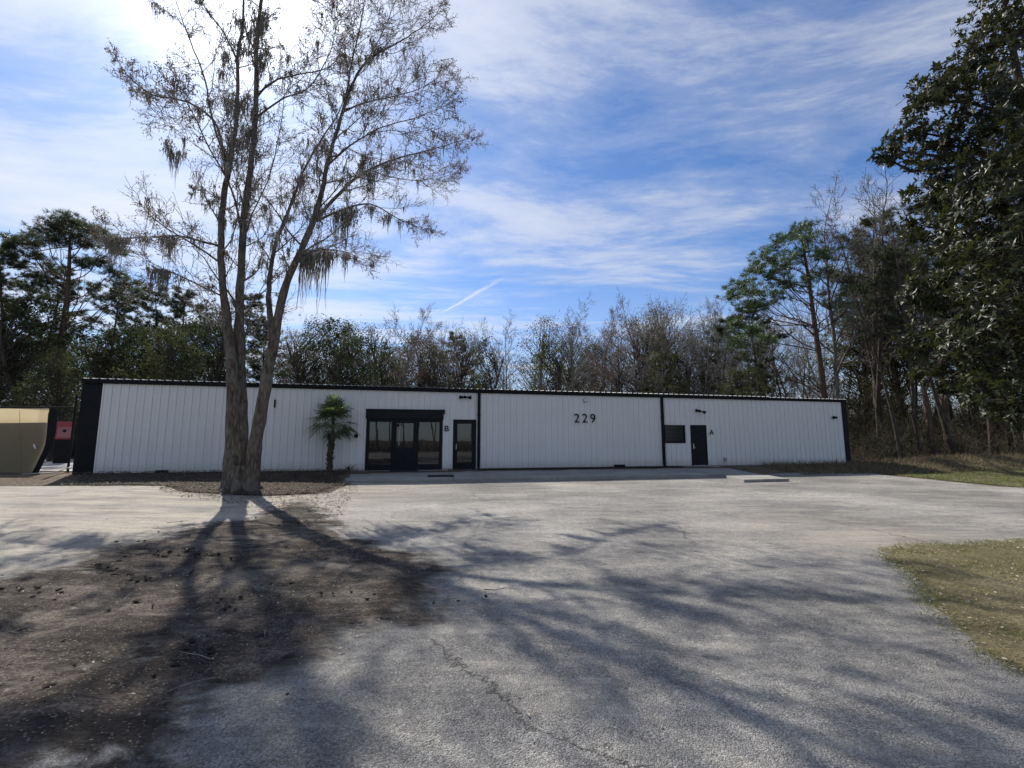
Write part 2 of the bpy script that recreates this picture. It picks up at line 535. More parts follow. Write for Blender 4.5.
M = {
    'white_metal': m_paint('white_painted_metal', (0.66, 0.67, 0.665), 0.42, 0.08, streak=True),
    'roof_metal': m_paint('bare_roof_metal', (0.26, 0.27, 0.28), 0.6, 0.25, metallic=0.3),
    'black_trim': m_paint('black_trim_paint', (0.006, 0.008, 0.011), 0.6, 0.3, spec=0.15),
    'black_frame': m_paint('black_aluminium', (0.005, 0.007, 0.010), 0.5, 0.2, spec=0.2),
    'black_door': m_paint('black_door_paint', (0.006, 0.008, 0.012), 0.6, 0.2, spec=0.2),
    'black_mat': m_paint('black_rubber', (0.014, 0.014, 0.014), 0.8, 0.3, bump=0.6),
    'steel': m_paint('galvanised_steel', (0.42, 0.43, 0.44), 0.4, 0.2, metallic=0.8),
    'grey_plastic': m_paint('grey_plastic', (0.32, 0.33, 0.34), 0.5, 0.1),
    'lamp_lens': m_paint('pale_lens', (0.6, 0.62, 0.62), 0.2, 0.1),
    'concrete': m_soil('concrete', (0.20, 0.19, 0.175), (0.27, 0.26, 0.24), (0.34, 0.33, 0.31), 5, 0.25),
    'glass': m_glass_dark(),
    'asphalt': m_asphalt(),
    'dirt': m_soil('dark_dirt', (0.022, 0.018, 0.015), (0.058, 0.046, 0.038), (0.19, 0.16, 0.13), 5, 1.0, edge=True, bits=((0.26, 0.225, 0.18), 45, 0.80), patchy=0.6),
    'mulch': m_soil('bark_mulch', (0.02, 0.014, 0.011), (0.055, 0.038, 0.028), (0.12, 0.085, 0.06), 9, 1.0, bits=((0.22, 0.17, 0.12), 30, 0.8), edge=True),
    'bark_dirt': m_soil('dark_gravel', (0.02, 0.017, 0.014), (0.045, 0.038, 0.032), (0.1, 0.085, 0.07), 9, 1.0),
    'forest': m_soil('forest_floor', (0.06, 0.045, 0.03), (0.13, 0.095, 0.065), (0.22, 0.17, 0.12), 3, 1.0, bits=((0.34, 0.27, 0.2), 14, 0.8)),
    'lawn': m_soil('lawn_soil', (0.07, 0.058, 0.032), (0.14, 0.118, 0.062), (0.24, 0.20, 0.12), 5, 1.0, bits=((0.26, 0.2, 0.11), 42, 0.8), edge=True),
    'gravel': m_soil('pale_gravel', (0.35, 0.33, 0.3), (0.5, 0.47, 0.43), (0.62, 0.59, 0.54), 4, 0.6),
    'bark_hero': m_bark('bark_grey_brown', (0.022, 0.018, 0.014), (0.19, 0.16, 0.13), 2.4, 1.0, lichen=(0.17, 0.165, 0.14)),
    'bark_grey': m_bark('bark_grey', (0.07, 0.058, 0.05), (0.22, 0.19, 0.165), 1.2, 0.5),
    'bark_dark': m_bark('bark_dark', (0.03, 0.024, 0.019), (0.10, 0.082, 0.066), 1.2, 0.6),
    'bark_pine': m_bark('bark_pine', (0.045, 0.03, 0.022), (0.15, 0.105, 0.08), 1.2, 0.8),
    'twig': m_bark('twig_bark', (0.105, 0.098, 0.088), (0.28, 0.262, 0.235), 2.0, 0.2),
    'bud': m_leaf('reddish_buds', (0.10, 0.07, 0.058), (0.26, 0.19, 0.16), 0.6, 0.35),
    'redbud': m_leaf('maple_buds', (0.12, 0.06, 0.055), (0.24, 0.12, 0.11), 0.6, 0.25),
    'moss': m_leaf('spanish_moss', (0.26, 0.25, 0.22), (0.50, 0.485, 0.44), 0.95, 0.55, spec=0.1),
    'needle': m_leaf('pine_needles', (0.024, 0.034, 0.018), (0.07, 0.09, 0.045), 0.5, 0.3, tcol=(0.07, 0.095, 0.035)),
    'needle_lit': m_leaf('sunlit_pine_needles', (0.03, 0.06, 0.022), (0.075, 0.125, 0.04), 0.5, 0.25, tcol=(0.07, 0.12, 0.03)),  # lit copy of the pine needles, sunlight put into the colour
    'leaf_dark': m_leaf('dark_leaves', (0.022, 0.028, 0.016), (0.06, 0.072, 0.038), 0.75, 0.3, spec=0.15, tcol=(0.05, 0.07, 0.02)),
    'leaf_olive': m_leaf('olive_leaves', (0.035, 0.038, 0.022), (0.09, 0.095, 0.05), 0.75, 0.3, spec=0.15, tcol=(0.09, 0.1, 0.03)),
    'leaf_brown': m_leaf('dry_brown_leaves', (0.07, 0.06, 0.042), (0.17, 0.145, 0.105), 0.7, 0.35),
    'magnolia': m_leaf('magnolia_leaves', (0.010, 0.014, 0.006), (0.042, 0.050, 0.018), 0.46, 0.18, spec=0.33, tcol=(0.07, 0.08, 0.018)),
    'palm_leaf': m_leaf('palm_leaves', (0.03, 0.048, 0.024), (0.11, 0.14, 0.06), 0.4, 0.35, tcol=(0.16, 0.21, 0.06)),
    'grass': m_leaf('grass_blades', (0.085, 0.11, 0.03), (0.32, 0.28, 0.14), 0.6, 0.4, tcol=(0.22, 0.24, 0.07)),
    'grass_green': m_leaf('green_grass_blades', (0.045, 0.085, 0.015), (0.14, 0.17, 0.05), 0.6, 0.4, tcol=(0.14, 0.2, 0.04)),
    'weed': m_leaf('dry_weeds', (0.07, 0.06, 0.03), (0.22, 0.17, 0.10), 0.7, 0.3),
    'dead_leaf': m_leaf('fallen_leaf', (0.16, 0.115, 0.075), (0.52, 0.44, 0.32), 0.6, 0.15),
    'tan_fabric': m_fabric('tan_fabric', (0.58, 0.48, 0.30), 0.6),
    'black_fabric': m_fabric('black_fabric', (0.012, 0.012, 0.014), 0.03),
    'red_paint': m_paint('red_paint', (0.40, 0.05, 0.06), 0.5, 0.2),
    'pink_paint': m_paint('faded_pink_panel', (0.42, 0.16, 0.18), 0.5, 0.15),
}

# ------------------------------------------------------------------ camera, sun, sky
cam = bpy.data.cameras.new('camera')
cam.sensor_width = 36
cam.lens = F_PX / 1024 * 36
cam.clip_end = 2000
co = bpy.data.objects.new('camera', cam)
co.location = (0, 0, CAM_H)
co.rotation_euler = (math.pi / 2 + PITCH, 0, 0)
COL.objects.link(co)
scene.camera = co

SUN = ray(243, -14).normalized()
S_EL = math.asin(SUN.z)
S_AZ = math.atan2(SUN.x, SUN.y)
sl = bpy.data.lights.new('sun', 'SUN')
sl.energy = 5.0
sl.angle = math.radians(0.5)
sl.color = (1.0, 0.95, 0.86)
so = bpy.data.objects.new('sun', sl)
so.rotation_euler = SUN.to_track_quat('Z', 'Y').to_euler()
so.location = SUN * 100
COL.objects.link(so)

w = bpy.data.worlds.new('World')
scene.world = w
w.use_nodes = True
wt = w.node_tree
wt.nodes.clear()
g = G(wt)
sky = g.n('ShaderNodeTexSky', {'sky_type': 'NISHITA', 'sun_disc': False, 'sun_elevation': S_EL, 'sun_rotation': S_AZ,
                               'air_density': 1.0, 'dust_density': 0.45, 'ozone_density': 2.6, 'altitude': 0})
d = g.n('ShaderNodeTexCoord').outputs['Generated']
sx = g.n('ShaderNodeSeparateXYZ', None, Vector=d)
zc = g.math('MAXIMUM', sx.outputs[2], 0.06)
flat = g.n('ShaderNodeCombineXYZ', None, X=g.math('DIVIDE', sx.outputs[0], zc), Y=g.math('DIVIDE', sx.outputs[1], zc)).outputs[0]
SKY_X, SKY_Y = 2.6, 1.1
# high thin cloud: stretched streaks over broad veils, all on a flat layer far above
warp = g.n('ShaderNodeVectorMath', {'operation': 'ADD'})
wn = g.n('ShaderNodeTexNoise', None, Scale=0.45, Detail=2.0)
g.set(wn.inputs['Vector'], flat)
g.set(warp.inputs[0], flat)
g.set(warp.inputs[1], wn.outputs['Color'])
st1 = g.noise(g.mapping(warp.outputs[0], (0.42, 1.05, 1), (0, 0, math.radians(-34)), (SKY_X, SKY_Y, 0)), 1.0, 10, 0.66, 0.0)
st2 = g.noise(g.mapping(warp.outputs[0], (1.6, 5.0, 1), (0, 0, math.radians(-40)), (4, 2, 0)), 1.0, 8, 0.7, 0.1)
veil = g.noise(g.mapping(flat, (0.5, 0.7, 1), (0, 0, math.radians(-20)), (1.3, 0.4, 0)), 1.0, 4, 0.5)
dens = g.math('ADD', g.math('MULTIPLY', st1, 0.86), g.math('ADD', g.math('MULTIPLY', st2, 0.20), g.math('MULTIPLY', veil, 0.20)))
dt = g.n('ShaderNodeVectorMath', {'operation': 'DOT_PRODUCT'})
g.set(dt.inputs[0], d)
dt.inputs[1].default_value = SUN
cosang = g.math('MAXIMUM', dt.outputs['Value'], 0.0)
dens = g.math('ADD', dens, g.math('MULTIPLY', g.math('POWER', cosang, 5.0), 0.13))
cl = g.ramp(dens, [(0.555, 0.0), (0.63, 0.18), (0.70, 0.52), (0.86, 0.88)])
low = g.math('SUBTRACT', 1.0, g.ramp(sx.outputs[2], [(0.0, 0.0), (0.35, 1.0)]))
cl = g.math('MAXIMUM', cl, g.math('MULTIPLY', low, 0.5))
# ice crystals scatter forward: the same cloud is far brighter close to the sun
fwd = g.math('ADD', 7.4, g.math('ADD', g.math('MULTIPLY', g.math('POWER', cosang, 6.0), 2.7), g.math('MULTIPLY', g.math('POWER', cosang, 130.0), 24.0)))
cc = g.n('ShaderNodeCombineColor', None, Red=fwd, Green=g.math('MULTIPLY', fwd, 1.02), Blue=g.math('MULTIPLY', fwd, 1.08)).outputs[0]
skyb = g.mix(1.0, sky.outputs[0], (0.80, 1.03, 1.34), 'MULTIPLY')
skyc = g.mix(cl, skyb, cc)
# a short vapour trail in the same layer
def _flat(x, y):
    r = ray(x, y)
    return Vector((r.x / r.z, r.y / r.z, 0))
ta, tb = _flat(440, 314), _flat(508, 275)
tdir = (tb - ta)
tl = tdir.length
tdir.normalize()
rel = g.n('ShaderNodeVectorMath', {'operation': 'SUBTRACT'})
g.set(rel.inputs[0], flat)
rel.inputs[1].default_value = ta
al = g.n('ShaderNodeVectorMath', {'operation': 'DOT_PRODUCT'})
g.set(al.inputs[0], rel.outputs[0]); al.inputs[1].default_value = tdir
ac = g.n('ShaderNodeVectorMath', {'operation': 'DOT_PRODUCT'})
g.set(ac.inputs[0], rel.outputs[0]); ac.inputs[1].default_value = (-tdir.y, tdir.x, 0)
u_ = g.math('DIVIDE', al.outputs['Value'], tl)
wdt = g.math('ADD', 0.012, g.math('MULTIPLY', u_, 0.02))
wob = g.math('MULTIPLY', g.math('SUBTRACT', g.noise(flat, 9, 5, 0.6), 0.5), 0.05)
across = g.math('DIVIDE', g.math('ABSOLUTE', g.math('ADD', ac.outputs['Value'], wob)), wdt)
tr_ = g.math('MULTIPLY', g.ramp(across, [(0.15, 1.0), (1.0, 0.0)]), g.ramp(u_, [(0.0, 0.0), (0.15, 0.9), (0.7, 0.65), (1.0, 0.0)]))
skyc = g.mix(g.math('MULTIPLY', tr_, 0.75), skyc, (8.5, 8.7, 9.2, 1))
bg = g.n('ShaderNodeBackground', None, Color=skyc, Strength=0.085)
wo = g.n('ShaderNodeOutputWorld')
wt.links.new(bg.outputs[0], wo.inputs[0])

scene.view_settings.view_transform = 'Standard'
scene.view_settings.look = 'None'
scene.view_settings.exposure = 0.3
scene.view_settings.gamma = 1.0
scene.render.engine = 'CYCLES'
cy = scene.cycles
cy.max_bounces = 6
cy.diffuse_bounces = 3
cy.glossy_bounces = 3
cy.transmission_bounces = 3
cy.transparent_max_bounces = 6
cy.caustics_reflective = False
cy.caustics_refractive = False
cy.use_denoising = True
cy.sample_clamp_indirect = 6.0

# ------------------------------------------------------------------ ground sheets
def sheet(name, poly, mat, off, step, zf=None, edge_soft=None, kind='structure'):
    bm = bmesh.new()
    vs = [bm.verts.new((x, y, 0)) for x, y in poly]
    es = [bm.edges.new((vs[i], vs[(i + 1) % len(vs)])) for i in range(len(vs))]
    bmesh.ops.triangle_fill(bm, use_beauty=True, edges=es)
    xs = [q[0] for q in poly]; ys = [q[1] for q in poly]
    for ax, lo, hi in ((0, min(xs), max(xs)), (1, min(ys), max(ys))):
        k = math.floor(lo / step) + 1
        while k * step < hi:
            c = [0, 0, 0]; n = [0, 0, 0]
            c[ax] = k * step; n[ax] = 1
            bmesh.ops.bisect_plane(bm, geom=bm.verts[:] + bm.edges[:] + bm.faces[:], plane_co=c, plane_no=n, dist=1e-5)
            k += 1
    bmesh.ops.recalc_face_normals(bm, faces=bm.faces)
    P = [(Vector((poly[i][0], poly[i][1])), Vector((poly[(i + 1) % len(poly)][0], poly[(i + 1) % len(poly)][1]))) for i in range(len(poly))]
    tint = []
    for v in bm.verts:
        e = 1.0
        if edge_soft or zf:
            dmin = 9
            q = Vector((v.co.x, v.co.y))
            for a, b in P:
                ab = b - a
                t = max(0, min(1, (q - a).dot(ab) / max(1e-9, ab.length_squared)))
                dmin = min(dmin, (q - a - ab * t).length)
            e = dmin
        z = terrain(v.co.x, v.co.y) + off
        if zf: z += zf(v.co.x, v.co.y, e)
        v.co.z = z
        tint.append(min(1.0, e / edge_soft) if edge_soft else 1.0)
    if sum(f.normal.z for f in bm.faces) < 0:
        bmesh.ops.reverse_faces(bm, faces=bm.faces)
    me = bpy.data.meshes.new(name)
    bm.verts.index_update()
    bm.to_mesh(me)
    bm.free()
    a = me.attributes.new('tint', 'FLOAT', 'POINT')
    a.data.foreach_set('value', tint)
    for p in me.polygons: p.use_smooth = True
    o = link_mesh(name, me, mat)
    o['kind'] = kind
    return o


def jag(pts, amp, step, seed):
    """Irregular outline through the points."""
    R = random.Random(seed)
    out = []
    for i, a in enumerate(pts):
        b = pts[(i + 1) % len(pts)]
        a2, b2 = Vector(a[:2]), Vector(b[:2])
        n = max(1, min(60, int((b2 - a2).length / step)))
        pr = Vector((-(b2 - a2).y, (b2 - a2).x)).normalized() if (b2 - a2).length > 0 else Vector((0, 0))
        for k in range(n):
            q = a2.lerp(b2, k / n)
            if k: q = q + pr * R.uniform(-amp, amp)
            out.append((q.x, q.y))
    return out


# one sheet to the horizon
gx = [-900, -400, -200, -120, -80, -60] + list(np.arange(-48, 60.1, 1.0)) + [70, 90, 130, 220, 420, 900]
gy = [-900, -400, -200, -100, -60] + list(np.arange(-40, 60.1, 1.0)) + [75, 100, 140, 220, 420, 900]
V = [(x, y, terrain(x, y) - 0.02) for y in gy for x in gx]
W_ = len(gx)
Fq = [(j * W_ + i, j * W_ + i + 1, (j + 1) * W_ + i + 1, (j + 1) * W_ + i) for j in range(len(gy) - 1) for i in range(W_ - 1)]
tag(np_mesh('ground', V, [Fq], M['forest'], smooth_shade=True), kind='structure')

lot_px = [(-60, 489), (60, 488), (155, 488), (172, 495), (228, 498), (262, 499), (325, 496), (346, 487), (356, 482), (450, 481), (550, 479),
          (640, 476), (722, 474), (795, 475), (850, 474.5), (885, 475), (930, 479.5), (1024, 489)]
far = [gpt(*q) for q in lot_px]
far_xy = [(-40, far[0].y + 0.9)] + [(q.x - BN.x * .6, q.y - BN.y * .6) for q in far] + [(34, 9.8), (34, -20), (-40, -20)]
sheet('parking_lot', jag(far_xy, 0.05, 0.6, 3), M['asphalt'], 0.012, 1.0)

# mulch beds by the front wall, left of the walkway
bed_px = [(60, 487.5), (155, 487.5), (172, 494), (228, 497.5), (262, 498.5), (325, 495.5), (346, 486.5), (352, 483)]
bed = [gpt(*q) for q in bed_px]
bp = [(q.x, q.y) for q in bed]
pA = B0 + BD * 10.55 + BN * 0.02
pB = B0 + BD * -0.9 + BN * 0.02
pC = B0 + BD * 10.45 + BN * 3.2
sheet('planting_bed', jag(bp + [(pC.x, pC.y), (pA.x, pA.y), (pB.x, pB.y)], 0.06, 0.35, 5), M['mulch'], 0.022, 0.5,
      zf=lambda x, y, e: 0.05 * min(1, e / 0.8) + 0.025 * math.sin(x * 5.1) * math.sin(y * 6.3) * min(1, e), edge_soft=0.8)

# dark dirt tracked over the left of the lot
from mathutils import noise as mnoise
dirt_px = [(-120, 590), (-30, 575), (40, 556), (105, 540), (175, 524), (235, 514), (270, 498), (325, 495), (352, 508), (380, 530), (450, 545), (500, 568), (515, 602), (482, 640),
           (400, 660), (345, 690), (300, 735)]
dirt = [gpt(*q) for q in dirt_px]
def dirt_z(x, y, e):
    n = mnoise.fractal(Vector((x * 1.1, y * 1.1, 0)), 0.9, 2.1, 5)
    return min(1, e / 0.5) * (0.02 + max(-0.018, 0.045 * n))
dirt_xy = [(q.x, q.y) for q in dirt[:17]] + [(-0.75, 1.7), (-0.7, 0.6), (-3.5, 0.0), (-8, 1.0)]
sheet('dirt', jag(dirt_xy, 0.08, 0.3, 11), M['dirt'], 0.016, 0.12, zf=dirt_z, edge_soft=1.15)

# lawn corner on the right
lawn_px = [(876, 556), (886, 549), (910, 545.5), (1024, 541.5), (1300, 534)]
lawn_px2 = [(1420, 800), (1200, 752), (1024, 682), (985, 665), (955, 645), (930, 618), (908, 592), (893, 570)]
lawn = [gpt(*q) for q in lawn_px + lawn_px2]
lawn_xy = [(q.x, q.y) for q in lawn]
lawn_poly = jag(lawn_xy, 0.05, 0.2, 8)
def lawn_z(x, y, e):
    return min(1, e / 0.25) * (0.035 + 0.03 * mnoise.fractal(Vector((x * 1.7, y * 1.7, 3)), 0.9, 2.1, 4))
sheet('lawn', lawn_poly, M['lawn'], 0.014, 0.12, zf=lawn_z, edge_soft=0.28)

# weedy grass verge along the wood
verge_px = [(796, 474.5), (850, 474), (885, 474.5), (930, 479), (1024, 488.5), (1100, 497)]
vg = [gpt(*q) for q in verge_px]
vp = [(q.x, q.y) for q in vg]
w1 = B0 + BD * 60 + BN * -1.2
w2 = B0 + BD * 31.2 + BN * 0.05
w3 = B0 + BD * 38.6 + BN * 0.05
w4 = B0 + BD * 38.7 + BN * -1.2
verge_poly = jag(vp + [(34, 11.0), (w1.x, w1.y), (w4.x, w4.y), (w3.x, w3.y), (w2.x, w2.y)], 0.08, 0.5, 4)
sheet('grass_verge', verge_poly, M['lawn'], 0.010, 0.6, edge_soft=0.5)

# pale gravel yard behind the fence, seen through its gap
gy0 = [(-34, 21.0), (-19.4, 20.6), (-21.5, 31), (-36, 34)]
sheet('gravel_yard', jag(gy0, 0.2, 1.0, 6), M['gravel'], 0.012, 2.0)


def inside(poly, x, y):
    c = False
    j = len(poly) - 1
    for i in range(len(poly)):
        xi, yi = poly[i]; xj, yj = poly[j]
        if (yi > y) != (yj > y) and x < (xj - xi) * (y - yi) / (yj - yi) + xi: c = not c
        j = i
    return c


def scatter(poly, n, seed, box=None):
    R = random.Random(seed)
    xs = [q[0] for q in poly]; ys = [q[1] for q in poly]
    x0, x1, y0, y1 = box or (min(xs), max(xs), min(ys), max(ys))
    out = []
    for _ in range(n * 6):
        x, y = R.uniform(x0, x1), R.uniform(y0, y1)
        if inside(poly, x, y): out.append((x, y))
        if len(out) >= n: break
    return out


def grass_on(name, pts, zoff, h, wd, mat, seed, lean=0.6, patch=None):
    R = random.Random(seed)
    C, D, L, Wd, T = [], [], [], [], []
    for x, y in pts:
        k = mnoise.fractal(Vector((x * 0.9, y * 0.9, seed)), 0.9, 2.0, 4)
        if patch is not None and k + R.uniform(-0.5, 0.5) < patch: continue
        C.append((x, y, terrain(x, y) + zoff))
        D.append((R.gauss(0, lean), R.gauss(0, lean), 1))
        L.append(h * R.uniform(0.5, 1.3)); Wd.append(wd * R.uniform(0.7, 1.3))
        T.append(min(1, max(0, 0.5 + 0.5 * k + R.uniform(-0.4, 0.4))))
    return blade_mesh(name, C, D, L, Wd, mat, seed=seed, tint=np.array(T))


tag(grass_on('grass', [(x + random.gauss(0, .04), y + random.gauss(0, .04)) for x, y in scatter(lawn_poly, 60000, 21, (3.2, 11, 3.0, 8.6))], 0.03, 0.055, 0.007, M['grass'], 21, 1.2, -0.25),
    'short patchy half dry lawn grass at the corner of the lot', 'grass', kind='stuff')
vg_pts = scatter(verge_poly, 34000, 22, (14, 34, 10, 33))
front = [(x, y) for x, y in vg_pts if to_uv(x, y)[1] > 3.4]
back = [(x, y) for x, y in vg_pts if to_uv(x, y)[1] <= 3.9]
tag(grass_on('grass_strip', front, 0.0, 0.13, 0.02, M['grass_green'], 23, 0.7, -0.25),
    'bright green grass strip along the far right edge of the asphalt', 'grass', kind='stuff')
tag(grass_on('weeds', back, 0.0, 0.36, 0.03, M['weed'], 24, 0.9, -0.3),
    'dry brown weeds on the bank in front of the right-hand wood', 'weeds', kind='stuff')


def leaves_on(name, pts, zoff, size, label, seed, mat='dead_leaf'):
    R = random.Random(seed)
    C, D, Nn, L, Wd = [], [], [], [], []
    for x, y in pts:
        a = R.uniform(0, 6.28)
        C.append((x, y, terrain(x, y) + zoff))
        D.append((math.cos(a), math.sin(a), R.uniform(-0.1, 0.35)))
        Nn.append((R.gauss(0, .35), R.gauss(0, .35), 1))
        s = size * R.uniform(0.5, 1.4)
        L.append(s); Wd.append(s * R.uniform(0.35, 0.6))
    return tag(leaf_mesh(name, C, D, Nn, L, Wd, M[mat], fold=0.25, seed=seed), label, 'fallen leaves', kind='stuff')


dp = dirt_xy
leaves_on('fallen_leaves', scatter(dp, 1000, 31), 0.045, 0.032, 'pale dry leaves lying over the dark dirt', 31)
leaves_on('leaf_litter', scatter(lawn_poly, 3200, 32, (3.2, 11, 3.0, 8.6)), 0.05, 0.035, 'dry tan leaves scattered over the lawn corner', 32)
lotpts = [(x, y) for x, y in scatter(far_xy, 900, 33, (-14, 16, 2, 19))]
leaves_on('scattered_leaves', lotpts, 0.025, 0.035, 'small dry leaves strewn thinly over the asphalt', 33)
bedp = bp + [(pC.x, pC.y), (pA.x, pA.y), (pB.x, pB.y)]
leaves_on('bed_litter', scatter(bedp, 5200, 34), 0.085, 0.085, 'brown and grey leaf litter in the mulch bed', 34, 'leaf_brown')

spill = [gpt(*q_) for q_ in ((150, 488), (172, 497), (225, 503), (268, 516), (300, 530), (340, 520), (352, 500), (360, 486), (300, 488))]
leaves_on('spilled_litter', scatter([(q_.x, q_.y) for q_ in spill], 2400, 36), 0.035, 0.06, 'brown leaf litter spilled from the bed onto the lot', 36, 'leaf_brown')
R = random.Random(6)
sp_ = []
for x, y in scatter(dp, 70, 61) + scatter(bedp, 60, 62) + scatter([(q_.x, q_.y) for q_ in spill], 40, 63):
    a = R.uniform(0, 6.28); l = R.uniform(.06, .35); z = terrain(x, y) + .06
    pts = [Vector((x + math.cos(a) * l * t + R.gauss(0, .012), y + math.sin(a) * l * t + R.gauss(0, .012), z + R.uniform(0, .02))) for t in (0, .35, .7, 1)]
    sp_.append((pts, [.006, .005, .004, .002], 4))
tag(tubes('fallen_twigs', sp_, M['twig']), 'broken dead twigs lying on the dirt and mulch', 'twigs', kind='stuff')
# bark clods and broken sticks at the edge of the dirt
R = random.Random(5)
mb = MB()
ICO = [Vector(q).normalized() for q in ((0, 0, 1), (.9, 0, .3), (.2, .9, .3), (-.8, .5, .3), (-.7, -.6, .3), (.3, -.9, .3), (0, 0, -.5))]
for cx, cy, n, sp in ((108, 572, 22, 9), (130, 580, 12, 9), (15, 590, 14, 16), (168, 556, 10, 9), (205, 556, 8, 8), (60, 600, 14, 22), (290, 520, 26, 16), (150, 560, 14, 26), (240, 570, 26, 60), (160, 640, 40, 90), (380, 590, 20, 50)):
    for _ in range(n):
        q = gpt(cx + R.gauss(0, sp), cy + R.gauss(0, sp * 0.4))
        sz = R.uniform(0.008, 0.03) * (1 if n > 12 else 1.4)
        st_ = (sz * R.uniform(.8, 2.2), sz * R.uniform(.7, 1.3), sz * R.uniform(.4, .9))
        a = R.uniform(0, 6.28)
        n0 = len(mb.v)
        for w_ in ICO:
            w_ = w_ * R.uniform(.75, 1.2)
            x_, y_ = w_.x * st_[0], w_.y * st_[1]
            mb.v.append((q.x + x_ * math.cos(a) - y_ * math.sin(a), q.y + x_ * math.sin(a) + y_ * math.cos(a), q.z + .035 + st_[2] * .3 + w_.z * st_[2]))
        for k in range(5):
            k2 = (k + 1) % 5
            mb.f.append((n0, n0 + 1 + k, n0 + 1 + k2)); mb.f.append((n0 + 6, n0 + 1 + k2, n0 + 1 + k))
tag(mb.build('bark_debris', M['bark_dirt']), 'dark clods and bark bits along the dirt edge', 'debris', kind='stuff')

# ------------------------------------------------------------------ building
LEN = 37.85
bld = empty('warehouse', B0, BANG)
tag(bld, 'long low white metal warehouse with black trim and number 229', 'building')
# local frame: x along the front, y into the building, z up
ZT_L, ZT_R = 3.80, 3.66
def ztop(u): return ZT_L + (ZT_R - ZT_L) * u / LEN

openings = [(10.78, 14.33, -1, 2.85), (14.84, 15.97, -1, 2.40), (26.2, 27.40, 1.24, 2.20), (27.75, 28.73, -1, 2.22)]


def ribbed(u0, u1, pitch, zf0, zf1, opens, off=0.0):
    pr = []
    u = u0
    while u < u1 - 1e-6:
        for du, dy in ((0.0, 0.0), (0.02, -0.032), (0.065, -0.032), (0.085, 0.0), (0.165, 0.0), (0.172, -0.007), (0.19, -0.007), (0.197, 0.0)):
            if u + du < u1: pr.append((u + du, dy))
        u += pitch
    pr.append((u1, 0.0))
    cuts = sorted({c for o in opens for c in o[:2]})
    for c in cuts:
        for i in range(len(pr) - 1):
            if pr[i][0] < c - 1e-6 < pr[i + 1][0] - 2e-6:
                a, b = pr[i], pr[i + 1]
                t = (c - a[0]) / (b[0] - a[0])
                pr.insert(i + 1, (c, a[1] + (b[1] - a[1]) * t))
                break
    m = MB()
    for (a, ya), (b, yb) in zip(pr, pr[1:]):
        mid = (a + b) / 2
        spans = [(zf0(mid), None)]
        z_lo = [zf0(a), zf0(b)]
        ivs = []
        cur = None
        hole = [o for o in opens if o[0] - 1e-6 <= mid <= o[1] + 1e-6]
        segs = [(None, None)]
        if hole:
            h = hole[0]
            segs = []
            if h[2] > 0: segs.append((None, h[2]))
            segs.append((h[3], None))
        for s0, s1 in segs:
            za0 = zf0(a) if s0 is None else s0
            zb0 = zf0(b) if s0 is None else s0
            za1 = zf1(a) if s1 is None else s1
            zb1 = zf1(b) if s1 is None else s1
            m.quad((a, ya + off, za0), (b, yb + off, zb0), (b, yb + off, zb1), (a, ya + off, za1))
    return m


wf = ribbed(0.0, LEN, 0.305, lambda u: 0.03, ztop, openings)
wf.build('front_wall', M['white_metal'], bld)
DEP = 15.0
RZ = 1.25
mb = MB()
mb.quad((LEN + 0.35, DEP, 0), (-0.7, DEP, 0), (-0.7, DEP, ZT_L), (LEN + 0.35, DEP, ZT_R))
mb.build('back_wall', M['white_metal'], bld)
for xx, zt in ((-0.715, ZT_L), (LEN + 0.365, ZT_R)):
    m = MB()
    pts = [(xx, 0.02, 0), (xx, DEP, 0), (xx, DEP, zt), (xx, DEP / 2, zt + RZ * 0.5), (xx, 0.02, zt)]
    m.v += pts
    m.f.append((0, 1, 2, 3, 4))
    m.build('end_wall', M['white_metal'], bld)
# black corner panels at both ends of the front
MB().box(-0.72, -0.003, -0.035, 0.10, -0.05, 3.74).build('corner_panel', M['black_trim'], bld, 0.008)
MB().box(LEN + 0.003, LEN + 0.37, -0.035, 0.10, -0.05, ZT_R - 0.005).build('corner_panel', M['black_trim'], bld, 0.008)
# concrete foot under the sheeting
MB().box(-0.7, LEN + 0.3, 0.02, 0.2, -0.4, 0.028).build('foundation', M['concrete'], bld)
# gutter fascia: tall to the step, lower beyond
STEP = 32.84
def fascia(u0, u1, h0, h1, yo):
    m = MB()
    prof = [(0.0, 0.0), (0.0, -1.0)]
    m.v += [(u0, -yo, ztop(u0) - 0.02), (u1, -yo, ztop(u1) - 0.02), (u1, 0.03, ztop(u1) - 0.02), (u0, 0.03, ztop(u0) - 0.02),
            (u0, -yo - 0.03, ztop(u0) + h0), (u1, -yo - 0.03, ztop(u1) + h1), (u1, 0.03, ztop(u1) + h1), (u0, 0.03, ztop(u0) + h0)]
    for q in ((0, 3, 2, 1), (4, 5, 6, 7), (0, 1, 5, 4), (1, 2, 6, 5), (2, 3, 7, 6), (3, 0, 4, 7)): m.f.append(q)
    return m
fascia(-0.72, STEP, 0.165, 0.15, 0.10).build('fascia', M['black_trim'], bld)
fascia(STEP + 0.004, LEN + 0.37, 0.13, 0.12, 0.06).build('fascia', M['black_trim'], bld)


